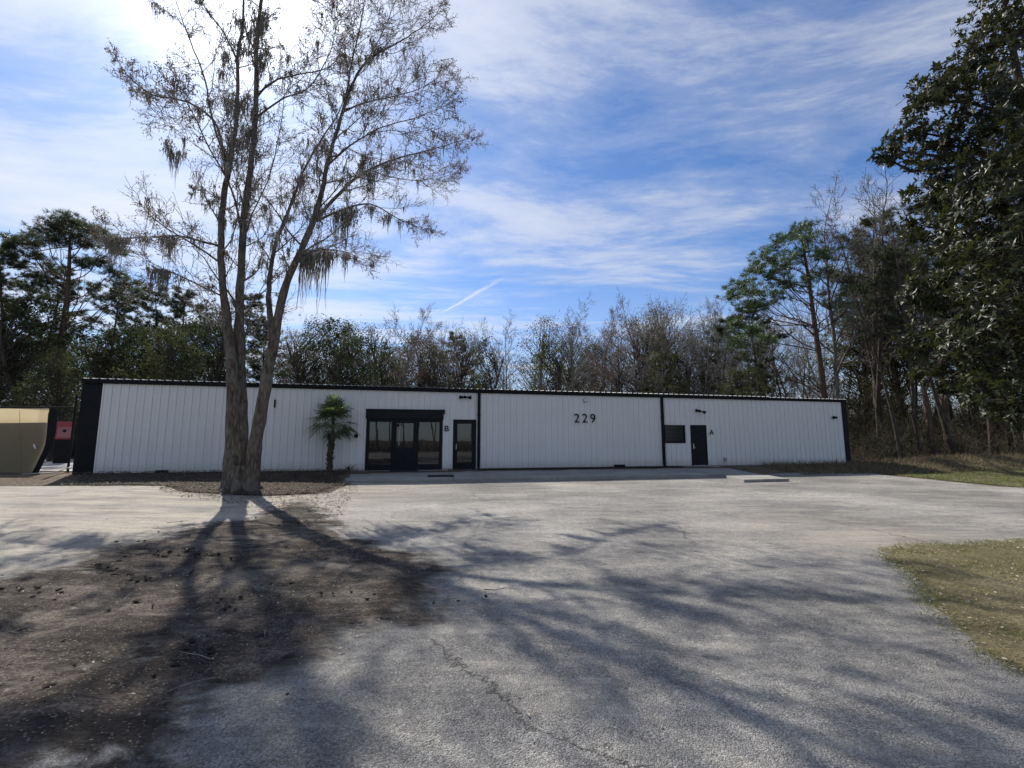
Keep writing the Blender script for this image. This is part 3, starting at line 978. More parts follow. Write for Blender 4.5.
def roof_sheet(u0, u1, h, over):
    pr = []
    u = u0
    while u < u1:
        for du, dz in ((0, 0), (0.03, 0.028), (0.09, 0.028), (0.12, 0.0), (0.22, 0.0), (0.235, 0.012), (0.265, 0.012), (0.28, 0)):
            if u + du < u1: pr.append((u + du, dz))
        u += 0.305
    m = MB()
    for (a, za), (b, zb) in zip(pr, pr[1:]):
        ha, hb = ztop(a) + h, ztop(b) + h
        t = 0.012
        A0, B0_ = (a, -over, ha + za), (b, -over, hb + zb)
        A1, B1 = (a, DEP / 2, ha + za + RZ * 0.5), (b, DEP / 2, hb + zb + RZ * 0.5)
        A2, B2 = (a, DEP + over, ha + za), (b, DEP + over, hb + zb)
        m.quad(A0, B0_, B1, A1)
        m.quad(A1, B1, B2, A2)
        m.quad((a, -over, ha + za - t), (b, -over, hb + zb - t), B0_, A0)
        m.quad((a, -over, ha + za - t), (a, DEP / 2, ha + za - t + RZ * 0.5), (b, DEP / 2, hb + zb - t + RZ * 0.5), (b, -over, hb + zb - t))
    return m
roof_sheet(-0.75, STEP + 0.1, 0.17, 0.13).build('roof', M['roof_metal'], bld)
roof_sheet(STEP + 0.104, LEN + 0.4, 0.14, 0.10).build('roof', M['roof_metal'], bld)
# downspouts
for u in (16.09, 26.06):
    m = MB().box(u - 0.065, u + 0.065, -0.13, -0.034, 0.12, ztop(u) - 0.025)
    m.tube([(u, -0.08, 0.13), (u, -0.10, 0.06), (u, -0.22, 0.02)], [0.055, 0.055, 0.05], 8)
    for z in (1.0, 2.6): m.box(u - 0.09, u + 0.09, -0.136, -0.034, z, z + 0.035)
    m.build('downspout', M['black_trim'], bld)

# glazed entrance
sf = MB()
def ring(m, x0, x1, z0, z1, wd, y0, y1):
    m.box(x0, x0 + wd, y0, y1, z0, z1)
    m.box(x1 - wd, x1, y0, y1, z0, z1)
    m.box(x0 + wd, x1 - wd, y0, y1, z1 - wd, z1)
    m.box(x0 + wd, x1 - wd, y0, y1, z0, z0 + wd)
ring(sf, 10.785, 14.325, 0.0, 2.40, 0.09, -0.03, 0.09)
ring(sf, 11.98, 13.14, 0.0, 2.39, 0.06, -0.034, 0.094)
ent = sf.build('entrance', M['black_frame'], bld)
hd = MB().box(10.76, 14.36, -0.12, 0.09, 2.40, 2.84)
hd.box(14.20, 14.42, -0.17, 0.05, 2.66, 2.862)
hd.box(10.74, 14.40, -0.135, -0.12, 2.79, 2.856)
hd.build('shutter_box', M['black_frame'], ent, 0.006)
def pane(m, x0, x1, z0, z1, y): m.box(x0, x1, y, y + 0.012, z0, z1)
for x0, x1 in ((10.875, 11.98), (13.14, 14.235)):
    fr = MB()
    ring(fr, x0 + 0.002, x1 - 0.002, 0.09, 2.31, 0.055, 0.0, 0.06)
    fr.box(x0 + 0.055, x1 - 0.055, 0.0, 0.06, 0.93, 0.985) if x0 < 11 else None
    fr.box(x0 + 0.055, x1 - 0.055, 0.0, 0.06, 0.145, 0.26)
    win = fr.build('side_light', M['black_frame'], ent)
    if x0 < 11:
        m = MB(); pane(m, x0 + 0.05, x1 - 0.05, 0.985, 2.26, 0.03); m.build('pane', M['glass'], win)
        m = MB(); pane(m, x0 + 0.05, x1 - 0.05, 0.26, 0.93, 0.034); m.build('pane', M['glass'], win)
    else:
        m = MB(); pane(m, x0 + 0.05, x1 - 0.05, 0.26, 2.26, 0.03); m.build('pane', M['glass'], win)
dm = MB()
ring(dm, 12.045, 13.075, 0.02, 2.33, 0.13, -0.05, 0.0)
dm.box(12.175, 12.945, -0.048, -0.002, 0.15, 1.02)
dr = dm.build('entrance_door', M['black_door'], ent, 0.004)
m = MB(); pane(m, 12.17, 12.95, 1.02, 2.21, -0.03); m.build('pane', M['glass'], dr)
m = MB(); m.tube([(12.30, -0.05, 1.12), (12.30, -0.11, 1.16), (12.30, -0.11, 1.9), (12.30, -0.05, 1.94)], 0.016, 8); m.build('handle', M['steel'], dr)
m = MB()
for k in range(12): pass
m.tube([(12.21, -0.056, 2.09), (12.21, -0.066, 2.09)], 0.085, 16); m.build('door_emblem', M['black_frame'], dr)

# single glazed door of the second unit
fr = MB()
ring(fr, 14.845, 15.965, 0.0, 2.395, 0.07, -0.035, 0.08)
d2 = fr.build('side_door', M['black_frame'], bld)
fr = MB()
ring(fr, 14.92, 15.89, 0.075, 2.32, 0.13, -0.02, 0.03)
fr.box(15.05, 15.76, -0.018, 0.028, 0.205, 0.33)
lf = fr.build('door_leaf', M['black_door'], d2, 0.004)
m = MB(); pane(m, 15.04, 15.77, 0.32, 2.20, 0.0); m.build('pane', M['glass'], lf)
m = MB(); m.box(14.98, 15.01, -0.075, -0.05, 0.95, 1.2); m.box(14.985, 15.005, -0.055, -0.018, 0.97, 0.99); m.box(14.985, 15.005, -0.055, -0.018, 1.16, 1.18); m.build('handle', M['steel'], lf)

# black window with a security screen
fr = MB()
ring(fr, 26.195, 27.405, 1.235, 2.205, 0.05, -0.045, 0.08)
wn_ = fr.build('window', M['black_frame'], bld)
m = MB(); pane(m, 26.24, 27.36, 1.28, 2.16, 0.04); m.build('pane', M['glass'], wn_)
m = MB()
x = 26.29
while x < 27.34:
    m.box(x, x + 0.012, -0.03, -0.018, 1.286, 2.154); x += 0.035
for z in (1.5, 1.72, 1.94): m.box(26.246, 27.354, -0.017, -0.008, z, z + 0.02)
m.build('security_screen', M['black_frame'], wn_)

# solid black door
fr = MB()
fr.box(27.755, 27.80, -0.03, 0.08, 0.0, 2.215); fr.box(28.68, 28.725, -0.03, 0.08, 0.0, 2.215); fr.box(27.80, 28.68, -0.03, 0.08, 2.17, 2.215)
d3 = fr.build('steel_door', M['black_frame'], bld)
lf = MB().box(27.803, 28.677, -0.012, 0.035, 0.06, 2.167).build('door_leaf', M['black_door'], d3, 0.004)
m = MB(); m.tube([(27.90, -0.012, 1.0), (27.90, -0.06, 1.0), (28.0, -0.065, 1.0)], 0.012, 8); m.box(27.87, 27.93, -0.018, -0.012, 0.93, 1.2); m.build('handle', M['steel'], lf)
MB().box(27.78, 28.70, -0.16, -0.012, 0.0, 0.05).build('threshold', M['concrete'], d3, 0.006)

# floodlights: twin heads over the two glazed and steel doors, one at the right end
def flood(u, z, angs):
    m = MB().box(u - 0.07, u + 0.07, -0.085, -0.033, z - 0.06, z + 0.06)
    fl = m.build('floodlight', M['black_trim'], bld, 0.006)
    for a, tilt in angs:
        h = MB()
        d_ = Vector((math.sin(a) * math.cos(tilt), -math.cos(a) * math.cos(tilt), math.sin(tilt)))
        p = Vector((u, -0.09, z))
        h.tube([p, p + d_ * 0.12, p + d_ * 0.13, p + d_ * 0.28, p + d_ * 0.30], [0.018, 0.02, 0.05, 0.085, 0.088], 12)
        h.build('lamp_head', M['black_trim'], fl)
    return fl
flood(15.40, 3.50, ((-1.15, -0.1), (1.15, -0.1)))
flood(28.35, 2.99, ((-1.25, 0.05), (1.05, -0.35)))
flood(37.40, 2.72, ((-1.35, 0.0),))
# small round wall light under the eave above the number
m = MB(); m.tube([(21.69, -0.035, 3.45), (21.69, -0.075, 3.45), (21.69, -0.08, 3.45)], [0.12, 0.12, 0.10], 20)
rl = m.build('wall_light', M['grey_plastic'], bld)
m = MB(); m.tube([(21.69, -0.081, 3.45), (21.69, -0.13, 3.45), (21.69, -0.15, 3.45)], [0.095, 0.075, 0.03], 20); m.build('lens', M['lamp_lens'], rl)


def glyph(ch, name, u, z, h, mat, parent, depth=0.012, y=-0.052):
    cu = bpy.data.curves.new('glyph', 'FONT')
    cu.body = ch
    cu.size = h / 0.70
    cu.align_x = 'CENTER'
    cu.extrude = depth
    tmp = bpy.data.objects.new('glyph', cu)
    COL.objects.link(tmp)
    dg = bpy.context.evaluated_depsgraph_get()
    me = bpy.data.meshes.new_from_object(tmp.evaluated_get(dg))
    bpy.data.objects.remove(tmp)
    o = link_mesh(name, me, None, parent)
    me.materials.clear()
    me.materials.append(mat)
    o.location = (u, y, z)
    o.rotation_euler = (math.pi / 2, 0, 0)
    return o
for ch, u in (('2', 21.20), ('2', 21.64), ('9', 22.08)):
    glyph(ch, 'address_digit', u, 2.30, 0.46, M['black_trim'], bld)
glyph('B', 'unit_letter', 14.52, 1.82, 0.28, M['black_trim'], bld)
glyph('A', 'unit_letter', 29.02, 1.70, 0.26, M['black_trim'], bld)
MB().box(10.27, 10.43, -0.09, -0.034, 1.51, 1.67).build('outlet_box', M['black_trim'], bld, 0.008)
MB().box(6.74, 6.81, -0.05, -0.033, 2.85, 3.22).build('wall_bracket', M['black_trim'], bld)
vt = MB().box(29.68, 29.88, -0.06, -0.033, 0.22, 0.44).build('dryer_vent', M['grey_plastic'], bld, 0.008)
m = MB()
for k in range(4): m.box(29.695, 29.865, -0.075, -0.061, 0.25 + k * 0.045, 0.27 + k * 0.045)
m.build('louvre', M['grey_plastic'], vt)
for u, l in ((2.35, 0.42), (23.2, 0.55)):
    m = MB().box(u, u + l, -0.20, -0.034, -0.02, 0.13)
    m.box(u + 0.04, u + l - 0.04, -0.215, -0.20, 0.02, 0.09)
    m.build('foundation_vent', M['black_trim'], bld, 0.01)

# ------------------------------------------------------------------ walkway slabs (building frame)
def wpt(u, v): return B0 + BD * u + BN * v
def on_v(px, v):
    lo, hi = 15.0, 30.0
    for _ in range(40):
        Y = (lo + hi) / 2
        c = at(px, 440, Y)
        if to_uv(c.x, Y)[1] > v: lo = Y
        else: hi = Y
    return Vector((c.x, Y, terrain(c.x, Y)))
def slab(name, uv, top0, slope, thick, kind='structure'):
    m = MB()
    poly = []
    for u, v in uv:
        q = wpt(u, v); poly.append((q.x, q.y))
    def zt(x, y): return top0 - slope * to_uv(x, y)[1]
    m.prism(poly, lambda x, y: zt(x, y) - thick, zt)
    o = m.build(name, M['concrete'], bevel=0.012)
    o['kind'] = kind
    return o
joints = [10.35, 14.6, 19.0, 23.4, 27.0]
for a, b in zip(joints, joints[1:]):
    slab('walkway', [(a + 0.008, 3.55), (b - 0.008, 3.55 if b < 31 else 3.35), (b - 0.008, 0.62 if 14.7 < b < 27.1 else 0.04), (a + 0.008, 0.62 if 14.7 < b < 27.1 else 0.04)], -0.012, 0.043, 0.35)
sheet('gravel_strip', [tuple(wpt(16.2, 0.02))[:2], tuple(wpt(16.2, 0.61))[:2], tuple(wpt(27.0, 0.61))[:2], tuple(wpt(27.0, 0.02))[:2]], M['bark_dirt'], 0.015, 0.5)
we = [to_uv(*gpt(722, 475.6)[:2]), to_uv(*gpt(766, 473.0)[:2])]
slab('walkway', [(27.0, 3.55), we[0], we[1], (29.3, 0.04), (27.0, 0.04)], -0.012, 0.043, 0.35)
q = [to_uv(*gpt(*c, off=0.13)[:2]) for c in ((726, 475.6), (768, 475.1), (789, 478.6), (744, 479.6))]
m = MB()
poly = [tuple(wpt(u, v))[:2] for u, v in reversed(q)]
m.prism(poly, -0.45, -0.18)
tag(m.build('concrete_pad', M['concrete'], bevel=0.01), 'small pale sunlit concrete pad beside the end of the walkway', 'pad')
m = MB(); c = wpt(12.56, 0.45)
o = MB().box(-0.62, 0.62, -0.32, 0.32, 0.0, 0.016).build('door_mat', M['black_mat'], bevel=0.004)
o.location = (c.x, c.y, -0.012 - 0.043 * 0.45 + 0.012); o.rotation_euler = (0.043, 0, BANG)
tag(o, 'black rubber mat lying in front of the wide glazed entrance', 'door mat')
c = wpt(14.15, 2.55)
o = MB().box(-0.55, 0.55, -0.32, 0.32, 0.0, 0.016).build('door_mat', M['black_mat'], bevel=0.004)
o.location = (c.x, c.y, -0.012 - 0.043 * 2.55 + 0.010); o.rotation_euler = (0.043, 0, BANG)
tag(o, 'dark mat lying near the kerb edge of the walkway', 'door mat')

# ------------------------------------------------------------------ trees
def rnd_perp(d, R, az=None):
    a = d.orthogonal().normalized()
    b = d.cross(a)
    th = R.uniform(0, 6.283) if az is None else az
    return a * math.cos(th) + b * math.sin(th)


def grow(R, out, tips, p, d, L, r, lev, S):
    n = S['seg'][lev]
    step = L / n
    pts, rad = [p.copy()], [r]
    end = S['taper'][lev]
    for i in range(n):
        wv = S['wig'][lev]
        d = (d + Vector((R.gauss(0, wv), R.gauss(0, wv), R.gauss(0, wv) + S['up'][lev]))).normalized()
        p = p + d * step
        pts.append(p.copy())
        rad.append(max(S['rmin'], r * (1 - (i + 1) / n * (1 - end))))
    out.append((lev, pts, rad))
    branch_off(R, out, tips, pts, rad, L, lev, S)


def branch_off(R, out, tips, pts, rad, L, lev, S, start=None, count=None):
    n = len(pts) - 1
    if lev >= S['max']:
        tips.append((pts[-1], (pts[-1] - pts[-2]).normalized()))
        return
    k = count or S['n'][lev]
    az = R.uniform(0, 6.28)
    s0 = S['start'][lev] if start is None else start
    for j in range(k):
        t = s0 + (1 - s0) * (j + R.uniform(0.2, 0.9)) / k
        t = min(0.999, t)
        i = min(n - 1, int(t * n))
        f = t * n - i
        q = pts[i].lerp(pts[i + 1], f)
        dd = (pts[i + 1] - pts[i]).normalized()
        az += 2.4 + R.uniform(-0.5, 0.5)
        an = S['ang'][lev] * R.uniform(0.7, 1.3)
        cd = (dd * math.cos(an) + rnd_perp(dd, R, az) * math.sin(an)).normalized()
        rr = rad[i] + (rad[i + 1] - rad[i]) * f
        cl_ = L * S['ratio'][lev] * R.uniform(0.6, 1.25) * (1.15 - 0.55 * t)
        grow(R, out, tips, q, cd, cl_, max(S['rmin'], rr * R.uniform(0.45, 0.7)), lev + 1, S)
    dd = (pts[-1] - pts[-2]).normalized()
    grow(R, out, tips, pts[-1], (dd + rnd_perp(dd, R) * 0.25).normalized(), L * S['ratio'][lev] * 0.8, rad[-1], lev + 1, S)


def sides(r): return 10 if r > 0.12 else 6 if r > 0.04 else 4 if r > 0.015 else 3


def split_paths(out, r_cut):
    big = [(p, r, sides(max(r))) for l, p, r in out if max(r) >= r_cut]
    sm = [(p, r, 3) for l, p, r in out if max(r) < r_cut]
    return big, sm


def tip_leaves(tips, R, k, size, spread=0.06, aspect=0.5, droop=0.0):
    C, D, Nn, L, Wd = [], [], [], [], []
    for p, d in tips:
        for _ in range(k):
            q = Vector((R.gauss(0, 1), R.gauss(0, 1), R.gauss(0, 1)))
            C.append(p + q * spread)
            D.append(d * 0.6 + Vector((R.gauss(0, .8), R.gauss(0, .8), R.gauss(0, .8) - droop)))
            Nn.append((R.gauss(0, .7), R.gauss(0, .7), 1))
            s = size * R.uniform(0.6, 1.3)
            L.append(s); Wd.append(s * aspect)
    return C, D, Nn, L, Wd


def moss_paths(R, spots):
    out = []
    for p, length, n, sp in spots:
        for _ in range(n):
            ox, oy = R.gauss(0, sp), R.gauss(0, sp)
            q = Vector((p.x + ox, p.y + oy, p.z + R.uniform(-0.08, 0.03)))
            l = length * (0.12 + 0.9 * R.random() ** 1.4) * max(.12, 1.1 - .45 * math.hypot(ox, oy) / sp)
            pts, rad = [], []
            k = 6
            dx, dy = R.gauss(0, .05) - ox * .5 / max(length, .3), R.gauss(0, .05) - oy * .5 / max(length, .3)
            for i in range(k):
                t = i / (k - 1)
                pts.append(Vector((q.x + dx * t * l + R.gauss(0, .018), q.y + dy * t * l + R.gauss(0, .018), q.z - l * t)))
                rad.append(max(0.003, (0.007 + 0.011 * math.sin(3.1 * (t * 0.8 + 0.1))) * (1 - 0.75 * t) * R.uniform(0.6, 1.4)))
            out.append((pts, rad, 3))
    return out


# ---- the moss-hung tree in front of the building
HB = gpt(240, 492)
HY = HB.y
hero = empty('moss_hung_tree', HB)
tag(hero, 'tall many-stemmed budding tree draped with spanish moss, standing in the mulch bed', 'tree')
RH = random.Random(12)
def thin(z, r): return r * (0.70 - 0.18 * smooth(3.5, 7.5, z))
def stem(px, radii):
    """px: (x, y, depth offset). Smooth curve through the points, local to the tree's base."""
    P = [at(x, y, HY + dy) - HB for x, y, dy in px]
    pts, rad = [], []
    for i in range(len(P) - 1):
        p0, p1, p2, p3 = P[max(0, i - 1)], P[i], P[i + 1], P[min(len(P) - 1, i + 2)]
        for k in range(4):
            t = k / 4
            q = 0.5 * ((2 * p1) + (p2 - p0) * t + (2 * p0 - 5 * p1 + 4 * p2 - p3) * t * t + (3 * p1 - p0 - 3 * p2 + p3) * t ** 3)
            j = Vector((RH.gauss(0, 1), RH.gauss(0, 1), 0)) * (0.012 if i else 0)
            pts.append(q + j)
            rad.append(thin(P[i].z, radii[i]) + (thin(P[i + 1].z, radii[i + 1]) - thin(P[i].z, radii[i])) * t)
    pts.append(P[-1]); rad.append(0.55 * radii[-1])
    return pts, rad

stems = [
    stem([(232, 492, 0), (232, 470, 0), (232, 440, 0.1), (233, 390, 0.1), (229, 340, 0.1), (224, 297, 0), (221, 242, -.1), (224, 195, 0), (231, 156, 0), (237, 110, .3), (238, 60, .5), (244, 0, .9), (238, -70, 1.2), (243, -130, 1.5)],
         [0.46, 0.36, 0.32, 0.28, 0.235, 0.20, 0.19, 0.17, 0.15, 0.12, 0.10, 0.075, 0.045, 0.02]),
    stem([(243, 492, .1), (241, 470, .15), (241, 440, 0.2), (240, 390, 0.4), (240, 340, 0.4), (240, 289, 0.4), (244, 219, .4), (252, 156, .3), (256, 98, .1), (257, 39, -.2), (264, -20, -.5), (270, -90, -.9), (268, -150, -1.2)],
         [0.42, 0.35, 0.31, 0.28, 0.25, 0.23, 0.20, 0.18, 0.15, 0.125, 0.10, 0.06, 0.02]),
    stem([(250, 492, -.05), (253, 470, -.1), (256, 440, -.2), (263, 400, -.3), (272, 350, -.4), (284, 292, -.5), (297, 258, -.6), (311, 227, -.6), (322, 190, -.6), (327, 164, -.6), (338, 129, -.5), (350, 90, -.4), (366, 62, -.2), (397, 43, 0), (418, 30, .1), (440, 12, .2)],
         [0.40, 0.31, 0.275, 0.25, 0.225, 0.205, 0.185, 0.18, 0.14, 0.125, 0.105, 0.085, 0.065, 0.045, 0.03, 0.018]),
    stem([(273, 350, -.4), (270, 320, 0.2), (269, 289, .7), (274, 250, 1.1), (284, 222, 1.4), (296, 190, 1.6), (307, 164, 1.8), (322, 138, 2.0), (340, 110, 2.3), (352, 70, 2.6)],
         [0.17, 0.17, 0.16, 0.14, 0.12, 0.10, 0.08, 0.06, 0.04, 0.02]),
    stem([(312, 224, -.6), (328, 206, 0), (350, 183, .7), (370, 170, 1.2), (392, 160, 1.7), (425, 151, 2.2), (450, 144, 2.5), (468, 139, 2.6)],
         [0.13, 0.115, 0.095, 0.08, 0.065, 0.048, 0.03, 0.018]),
    stem([(222, 246, -.1), (208, 243, .2), (178, 236, .5), (150, 237, .7), (122, 238, .9), (104, 236, 1.0)], [0.085, 0.075, 0.06, 0.045, 0.03, 0.02]),
    stem([(224, 297, 0), (205, 288, -.5), (178, 275, -.9), (160, 268, -1.1)], [0.06, 0.05, 0.035, 0.02]),
    stem([(226, 178, 0), (218, 128, -.3), (194, 105, -.6), (170, 98, -.8), (151, 94, -.9), (130, 78, -1.0), (121, 66, -1.0)], [0.09, 0.08, 0.062, 0.05, 0.04, 0.025, 0.015]),
    stem([(314, 222, -.6), (340, 211, 1.0), (370, 204, 2.4), (397, 218, 3.6), (415, 226, 4.2), (430, 229, 4.6)], [0.085, 0.07, 0.055, 0.04, 0.028, 0.016]),
    stem([(256, 98, .1), (272, 82, .6), (300, 74, 1.1), (330, 66, 1.5), (350, 40, 1.8)], [0.08, 0.065, 0.05, 0.035, 0.018]),
    stem([(255, 118, .2), (284, 98, -.5), (308, 88, -1.0), (330, 52, -1.4), (336, 20, -1.6)], [0.07, 0.06, 0.045, 0.03, 0.016]),
    stem([(228, 165, 0), (212, 120, .6), (205, 80, 1.1), (190, 40, 1.5), (176, 0, 1.7), (170, -40, 1.8)], [0.08, 0.065, 0.055, 0.042, 0.028, 0.014]),
    stem([(238, 62, .5), (222, 30, 1.0), (200, 0, 1.3), (180, -40, 1.5)], [0.065, 0.05, 0.035, 0.014]),
    stem([(264, -15, -.5), (290, -40, -1.0), (320, -70, -1.3)], [0.055, 0.04, 0.014]),
    stem([(346, 100, -.4), (352, 60, -1.0), (362, 20, -1.4), (366, -30, -1.7)], [0.06, 0.045, 0.03, 0.014]),
    stem([(241, 250, .4), (252, 215, 1.4), (268, 180, 2.2), (280, 130, 2.8), (286, 70, 3.2)], [0.07, 0.06, 0.05, 0.035, 0.016]),
    stem([(297, 258, -.6), (318, 250, 1.2), (345, 252, 2.8), (368, 262, 3.9)], [0.07, 0.055, 0.04, 0.016]),
    stem([(343, 112, -.5), (366, 102, .2), (395, 96, .8), (425, 86, 1.3), (444, 72, 1.6)], [0.06, 0.05, 0.038, 0.026, 0.014]),
    stem([(327, 166, -.6), (350, 146, -1.3), (380, 128, -1.9), (415, 118, -2.4), (440, 108, -2.7)], [0.07, 0.055, 0.042, 0.028, 0.014]),
    stem([(366, 62, -.2), (384, 30, .5), (396, 0, 1.0), (410, -30, 1.4)], [0.045, 0.035, 0.025, 0.012]),
    stem([(370, 170, 1.2), (395, 178, 2.0), (425, 180, 2.8), (455, 174, 3.3)], [0.05, 0.04, 0.028, 0.014]),
    stem([(241, 230, .4), (232, 190, -.9), (210, 150, -1.9), (196, 120, -2.6), (180, 90, -3.0)], [0.075, 0.06, 0.048, 0.035, 0.016]),
]
SH = dict(seg=[6, 6, 5, 4], wig=[.16, .15, .17, .2], up=[.06, .05, .05, .02], taper=[.3, .3, .4, .6], n=[7, 8, 5, 0], start=[.25, .22, .2, 0],
          ang=[.85, .72, .7, .7], ratio=[.55, .42, .46, .5], max=3, rmin=0.0058)
hout, htips = [], []
for si, (pts, rad) in enumerate(stems):
    hout.append((0, pts, rad))
    main = si in (0, 1, 2)
    first = {0: 0.33, 1: 0.32, 2: 0.36}.get(si, 0.22)
    ln = sum((b - a).length for a, b in zip(pts, pts[1:]))
    k = int({0: 15, 1: 17, 2: 17, 3: 12, 4: 13, 5: 8, 6: 4, 7: 7, 8: 9}.get(si, 9) * (2.1 if main else 1.7))
    az = RH.uniform(0, 6)
    n = len(pts) - 1
    for j in range(k):
        t = min(.995, first + (1 - first) * (j + RH.uniform(.1, .9)) / k)
        i = min(n - 1, int(t * n))
        f = t * n - i
        q = pts[i].lerp(pts[i + 1], f)
        dd = (pts[i + 1] - pts[i]).normalized()
        az += 2.4 + RH.uniform(-.4, .4)
        an = RH.uniform(.55, 1.05)
        cd = (dd * math.cos(an) + rnd_perp(dd, RH, az) * math.sin(an)).normalized()
        cd.y *= 0.85
        rr = rad[i] + (rad[i + 1] - rad[i]) * f
        L = RH.uniform(1.3, 3.3) * (1.0 if main else 0.62 if si in (4, 7, 8) else 0.8) * (1.15 - .78 * t)
        grow(RH, hout, htips, q, cd, L, min(rr * .55, .008 + L * .011), 1, SH)
    grow(RH, hout, htips, pts[-1], (pts[-1] - pts[-2]).normalized(), 0.6, rad[-1], 1, SH)
big, sm = split_paths(hout, 0.03)
# flare at the root and knotty bark: radii wobble along the main stems
tr_paths = []
for p, r, s in big:
    if max(r) > 0.2:
        r = [q * (1 + 0.05 * math.sin(i * 1.9 + max(r) * 50) + RH.gauss(0, .02)) for i, q in enumerate(r)]
        s = 16
    tr_paths.append((p, r, s))
for k in range(9):
    a = k / 9 * 6.283 + RH.uniform(-.2, .2)
    o_ = Vector((math.cos(a), math.sin(a), 0))
    tr_paths.append(([o_ * .16 + Vector((0, 0, .8)), o_ * .25 + Vector((0, 0, .36)), o_ * .40 + Vector((0, 0, .1)), o_ * .75 + Vector((0, 0, -.06))], [.10, .17, .16, .05], 8))
tubes('trunk', tr_paths, M['bark_hero'], hero)
tubes('crown', sm, M['twig'], hero)
leaf_mesh('buds', *tip_leaves(htips, RH, 2, 0.05, 0.04, 0.6), M['bud'], hero, seed=3)
spots = []
lim = [(l, p, r) for l, p, r in hout if l in (1, 2) and max(r) > 0.008]
for _ in range(640):
    l, p, r = RH.choice(lim)
    q = RH.choice(p)
    if q.z + HB.z < 3.4: continue
    spots.append((q, RH.choice((RH.uniform(.2, .5), RH.uniform(.4, 1.2))), RH.randint(5, 13), RH.uniform(.03, .08)))
for x, y, dy, ln, n in ((176, 150, -.6, 1.3, 40), (168, 140, -.6, .8, 22), (116, 238, .9, 1.6, 50), (110, 238, 1.0, 1.2, 30), (124, 238, .9, .8, 30), (168, 236, .6, 1.3, 40), (172, 237, .6, 1.7, 34),
                       (160, 268, -1, 1.0, 40), (166, 270, -1, 1.3, 34), (152, 268, -1, .9, 22), (180, 276, -.9, .9, 20), (345, 211, 1.2, 2.2, 60), (352, 209, 1.6, 1.6, 40), (336, 212, .8, 1.5, 36), (372, 206, 2.5, 1.0, 30),
                       (388, 214, 3.2, 1.0, 26), (400, 220, 3.7, .9, 18), (428, 229, 4.5, .9, 12), (308, 252, .4, 1.8, 46), (318, 251, 1.2, 2.6, 50), (330, 252, 2, 1.6, 40), (346, 254, 2.8, 1.3, 30),
                       (250, 130, .2, 1.4, 60), (256, 110, .1, 1.3, 60), (242, 100, .3, 1.2, 50), (236, 140, 0, 1.1, 40), (262, 60, -.2, 1.2, 50), (250, 30, .2, 1.2, 50), (243, 20, .8, 1.2, 40), (256, 150, .3, 1.0, 40),
                       (302, 256, .2, 2.4, 30), (312, 252, .8, 2.8, 26), (325, 251, 1.6, 2.9, 22), (264, 205, .9, .9, 24), (226, 150, 0, 1.2, 40), (233, 100, .2, 1.3, 44), (240, 45, .7, 1.2, 44), (259, 15, -.4, 1.3, 44), (222, 215, -.1, .9, 26), (248, 190, .3, 1.1, 30), (300, 178, 1.6, 1.2, 34), (286, 215, 1.4, 1.2, 30), (330, 150, -.6, 1.0, 30), (318, 205, -.6, 1.2, 30), (352, 85, -.4, .9, 26), (380, 52, 0, .8, 22), (200, 108, -.5, 1.0, 30), (150, 94, -.9, .8, 22), (210, 100, .8, .9, 26), (222, 70, .7, 1.0, 26), (225, 55, .6, .9, 26),
                       (370, 171, 1.2, 1.1, 40), (385, 164, 1.6, .9, 30), (410, 156, 2.0, .7, 16), (346, 95, -.4, .8, 24), (420, 153, 2.1, .5, 14), (296, 200, 1.6, .9, 24), (140, 237, .8, .6, 20), (196, 241, .4, .5, 16), (204, 285, -.5, .5, 12)):
    spots.append((at(x, y, HY + dy) - HB, ln, int(n * (2.0 if n >= 40 else 1.4)), .18 if n >= 40 else .10))
mo = moss_paths(RH, spots)
# thin stems that the long right-hand moss curtains hang from
tubes('spanish_moss', mo, M['moss'], hero, attr=True)

# ---- archetypes for the woods
def bare_tree(name, seed, H, r, kind):
    R = random.Random(seed)
    root = empty(name)
    out, tips = [], []
    if kind == 'thin':
        S = dict(seg=[10, 5, 4, 3], wig=[.04, .12, .16, .2], up=[.03, .10, .06, .03], taper=[.25, .3, .3, .5], n=[13, 6, 4, 0], start=[.40, .25, .2, 0],
                 ang=[.8, .7, .7, .6], ratio=[.22, .5, .5, .5], max=3, rmin=0.010)
    elif kind == 'spread':
        S = dict(seg=[9, 6, 5, 4, 3], wig=[.05, .10, .15, .18, .2], up=[.03, .10, .07, .04, .02], taper=[.35, .3, .3, .4, .5], n=[10, 7, 6, 4, 0], start=[.30, .25, .2, .2, 0],
                 ang=[.75, .7, .7, .7, .6], ratio=[.42, .5, .5, .5, .5], max=4, rmin=0.011)
    else:
        S = dict(seg=[10, 5, 4, 3, 3], wig=[.035, .10, .15, .18, .2], up=[.03, .14, .08, .05, .02], taper=[.2, .3, .3, .4, .5], n=[17, 6, 5, 3, 0], start=[.33, .2, .2, .2, 0],
                 ang=[.7, .7, .7, .7, .6], ratio=[.24, .5, .5, .5, .5], max=4, rmin=0.011)
    grow(R, out, tips, Vector((0, 0, -.2)), Vector((R.gauss(0, .05), R.gauss(0, .05), 1)), H, r, 0, S)
    zmax = max(p.z for l, pts, rr in out for p in pts)
    big, sm = split_paths(out, 0.03)
    tubes('trunk', big, M['bark_grey' if seed % 2 else 'bark_dark'], root)
    tubes('crown', sm, M['bark_dark' if kind == 'thin' else 'twig'], root)
    root['top'] = zmax * 0.96
    return root, tips, R


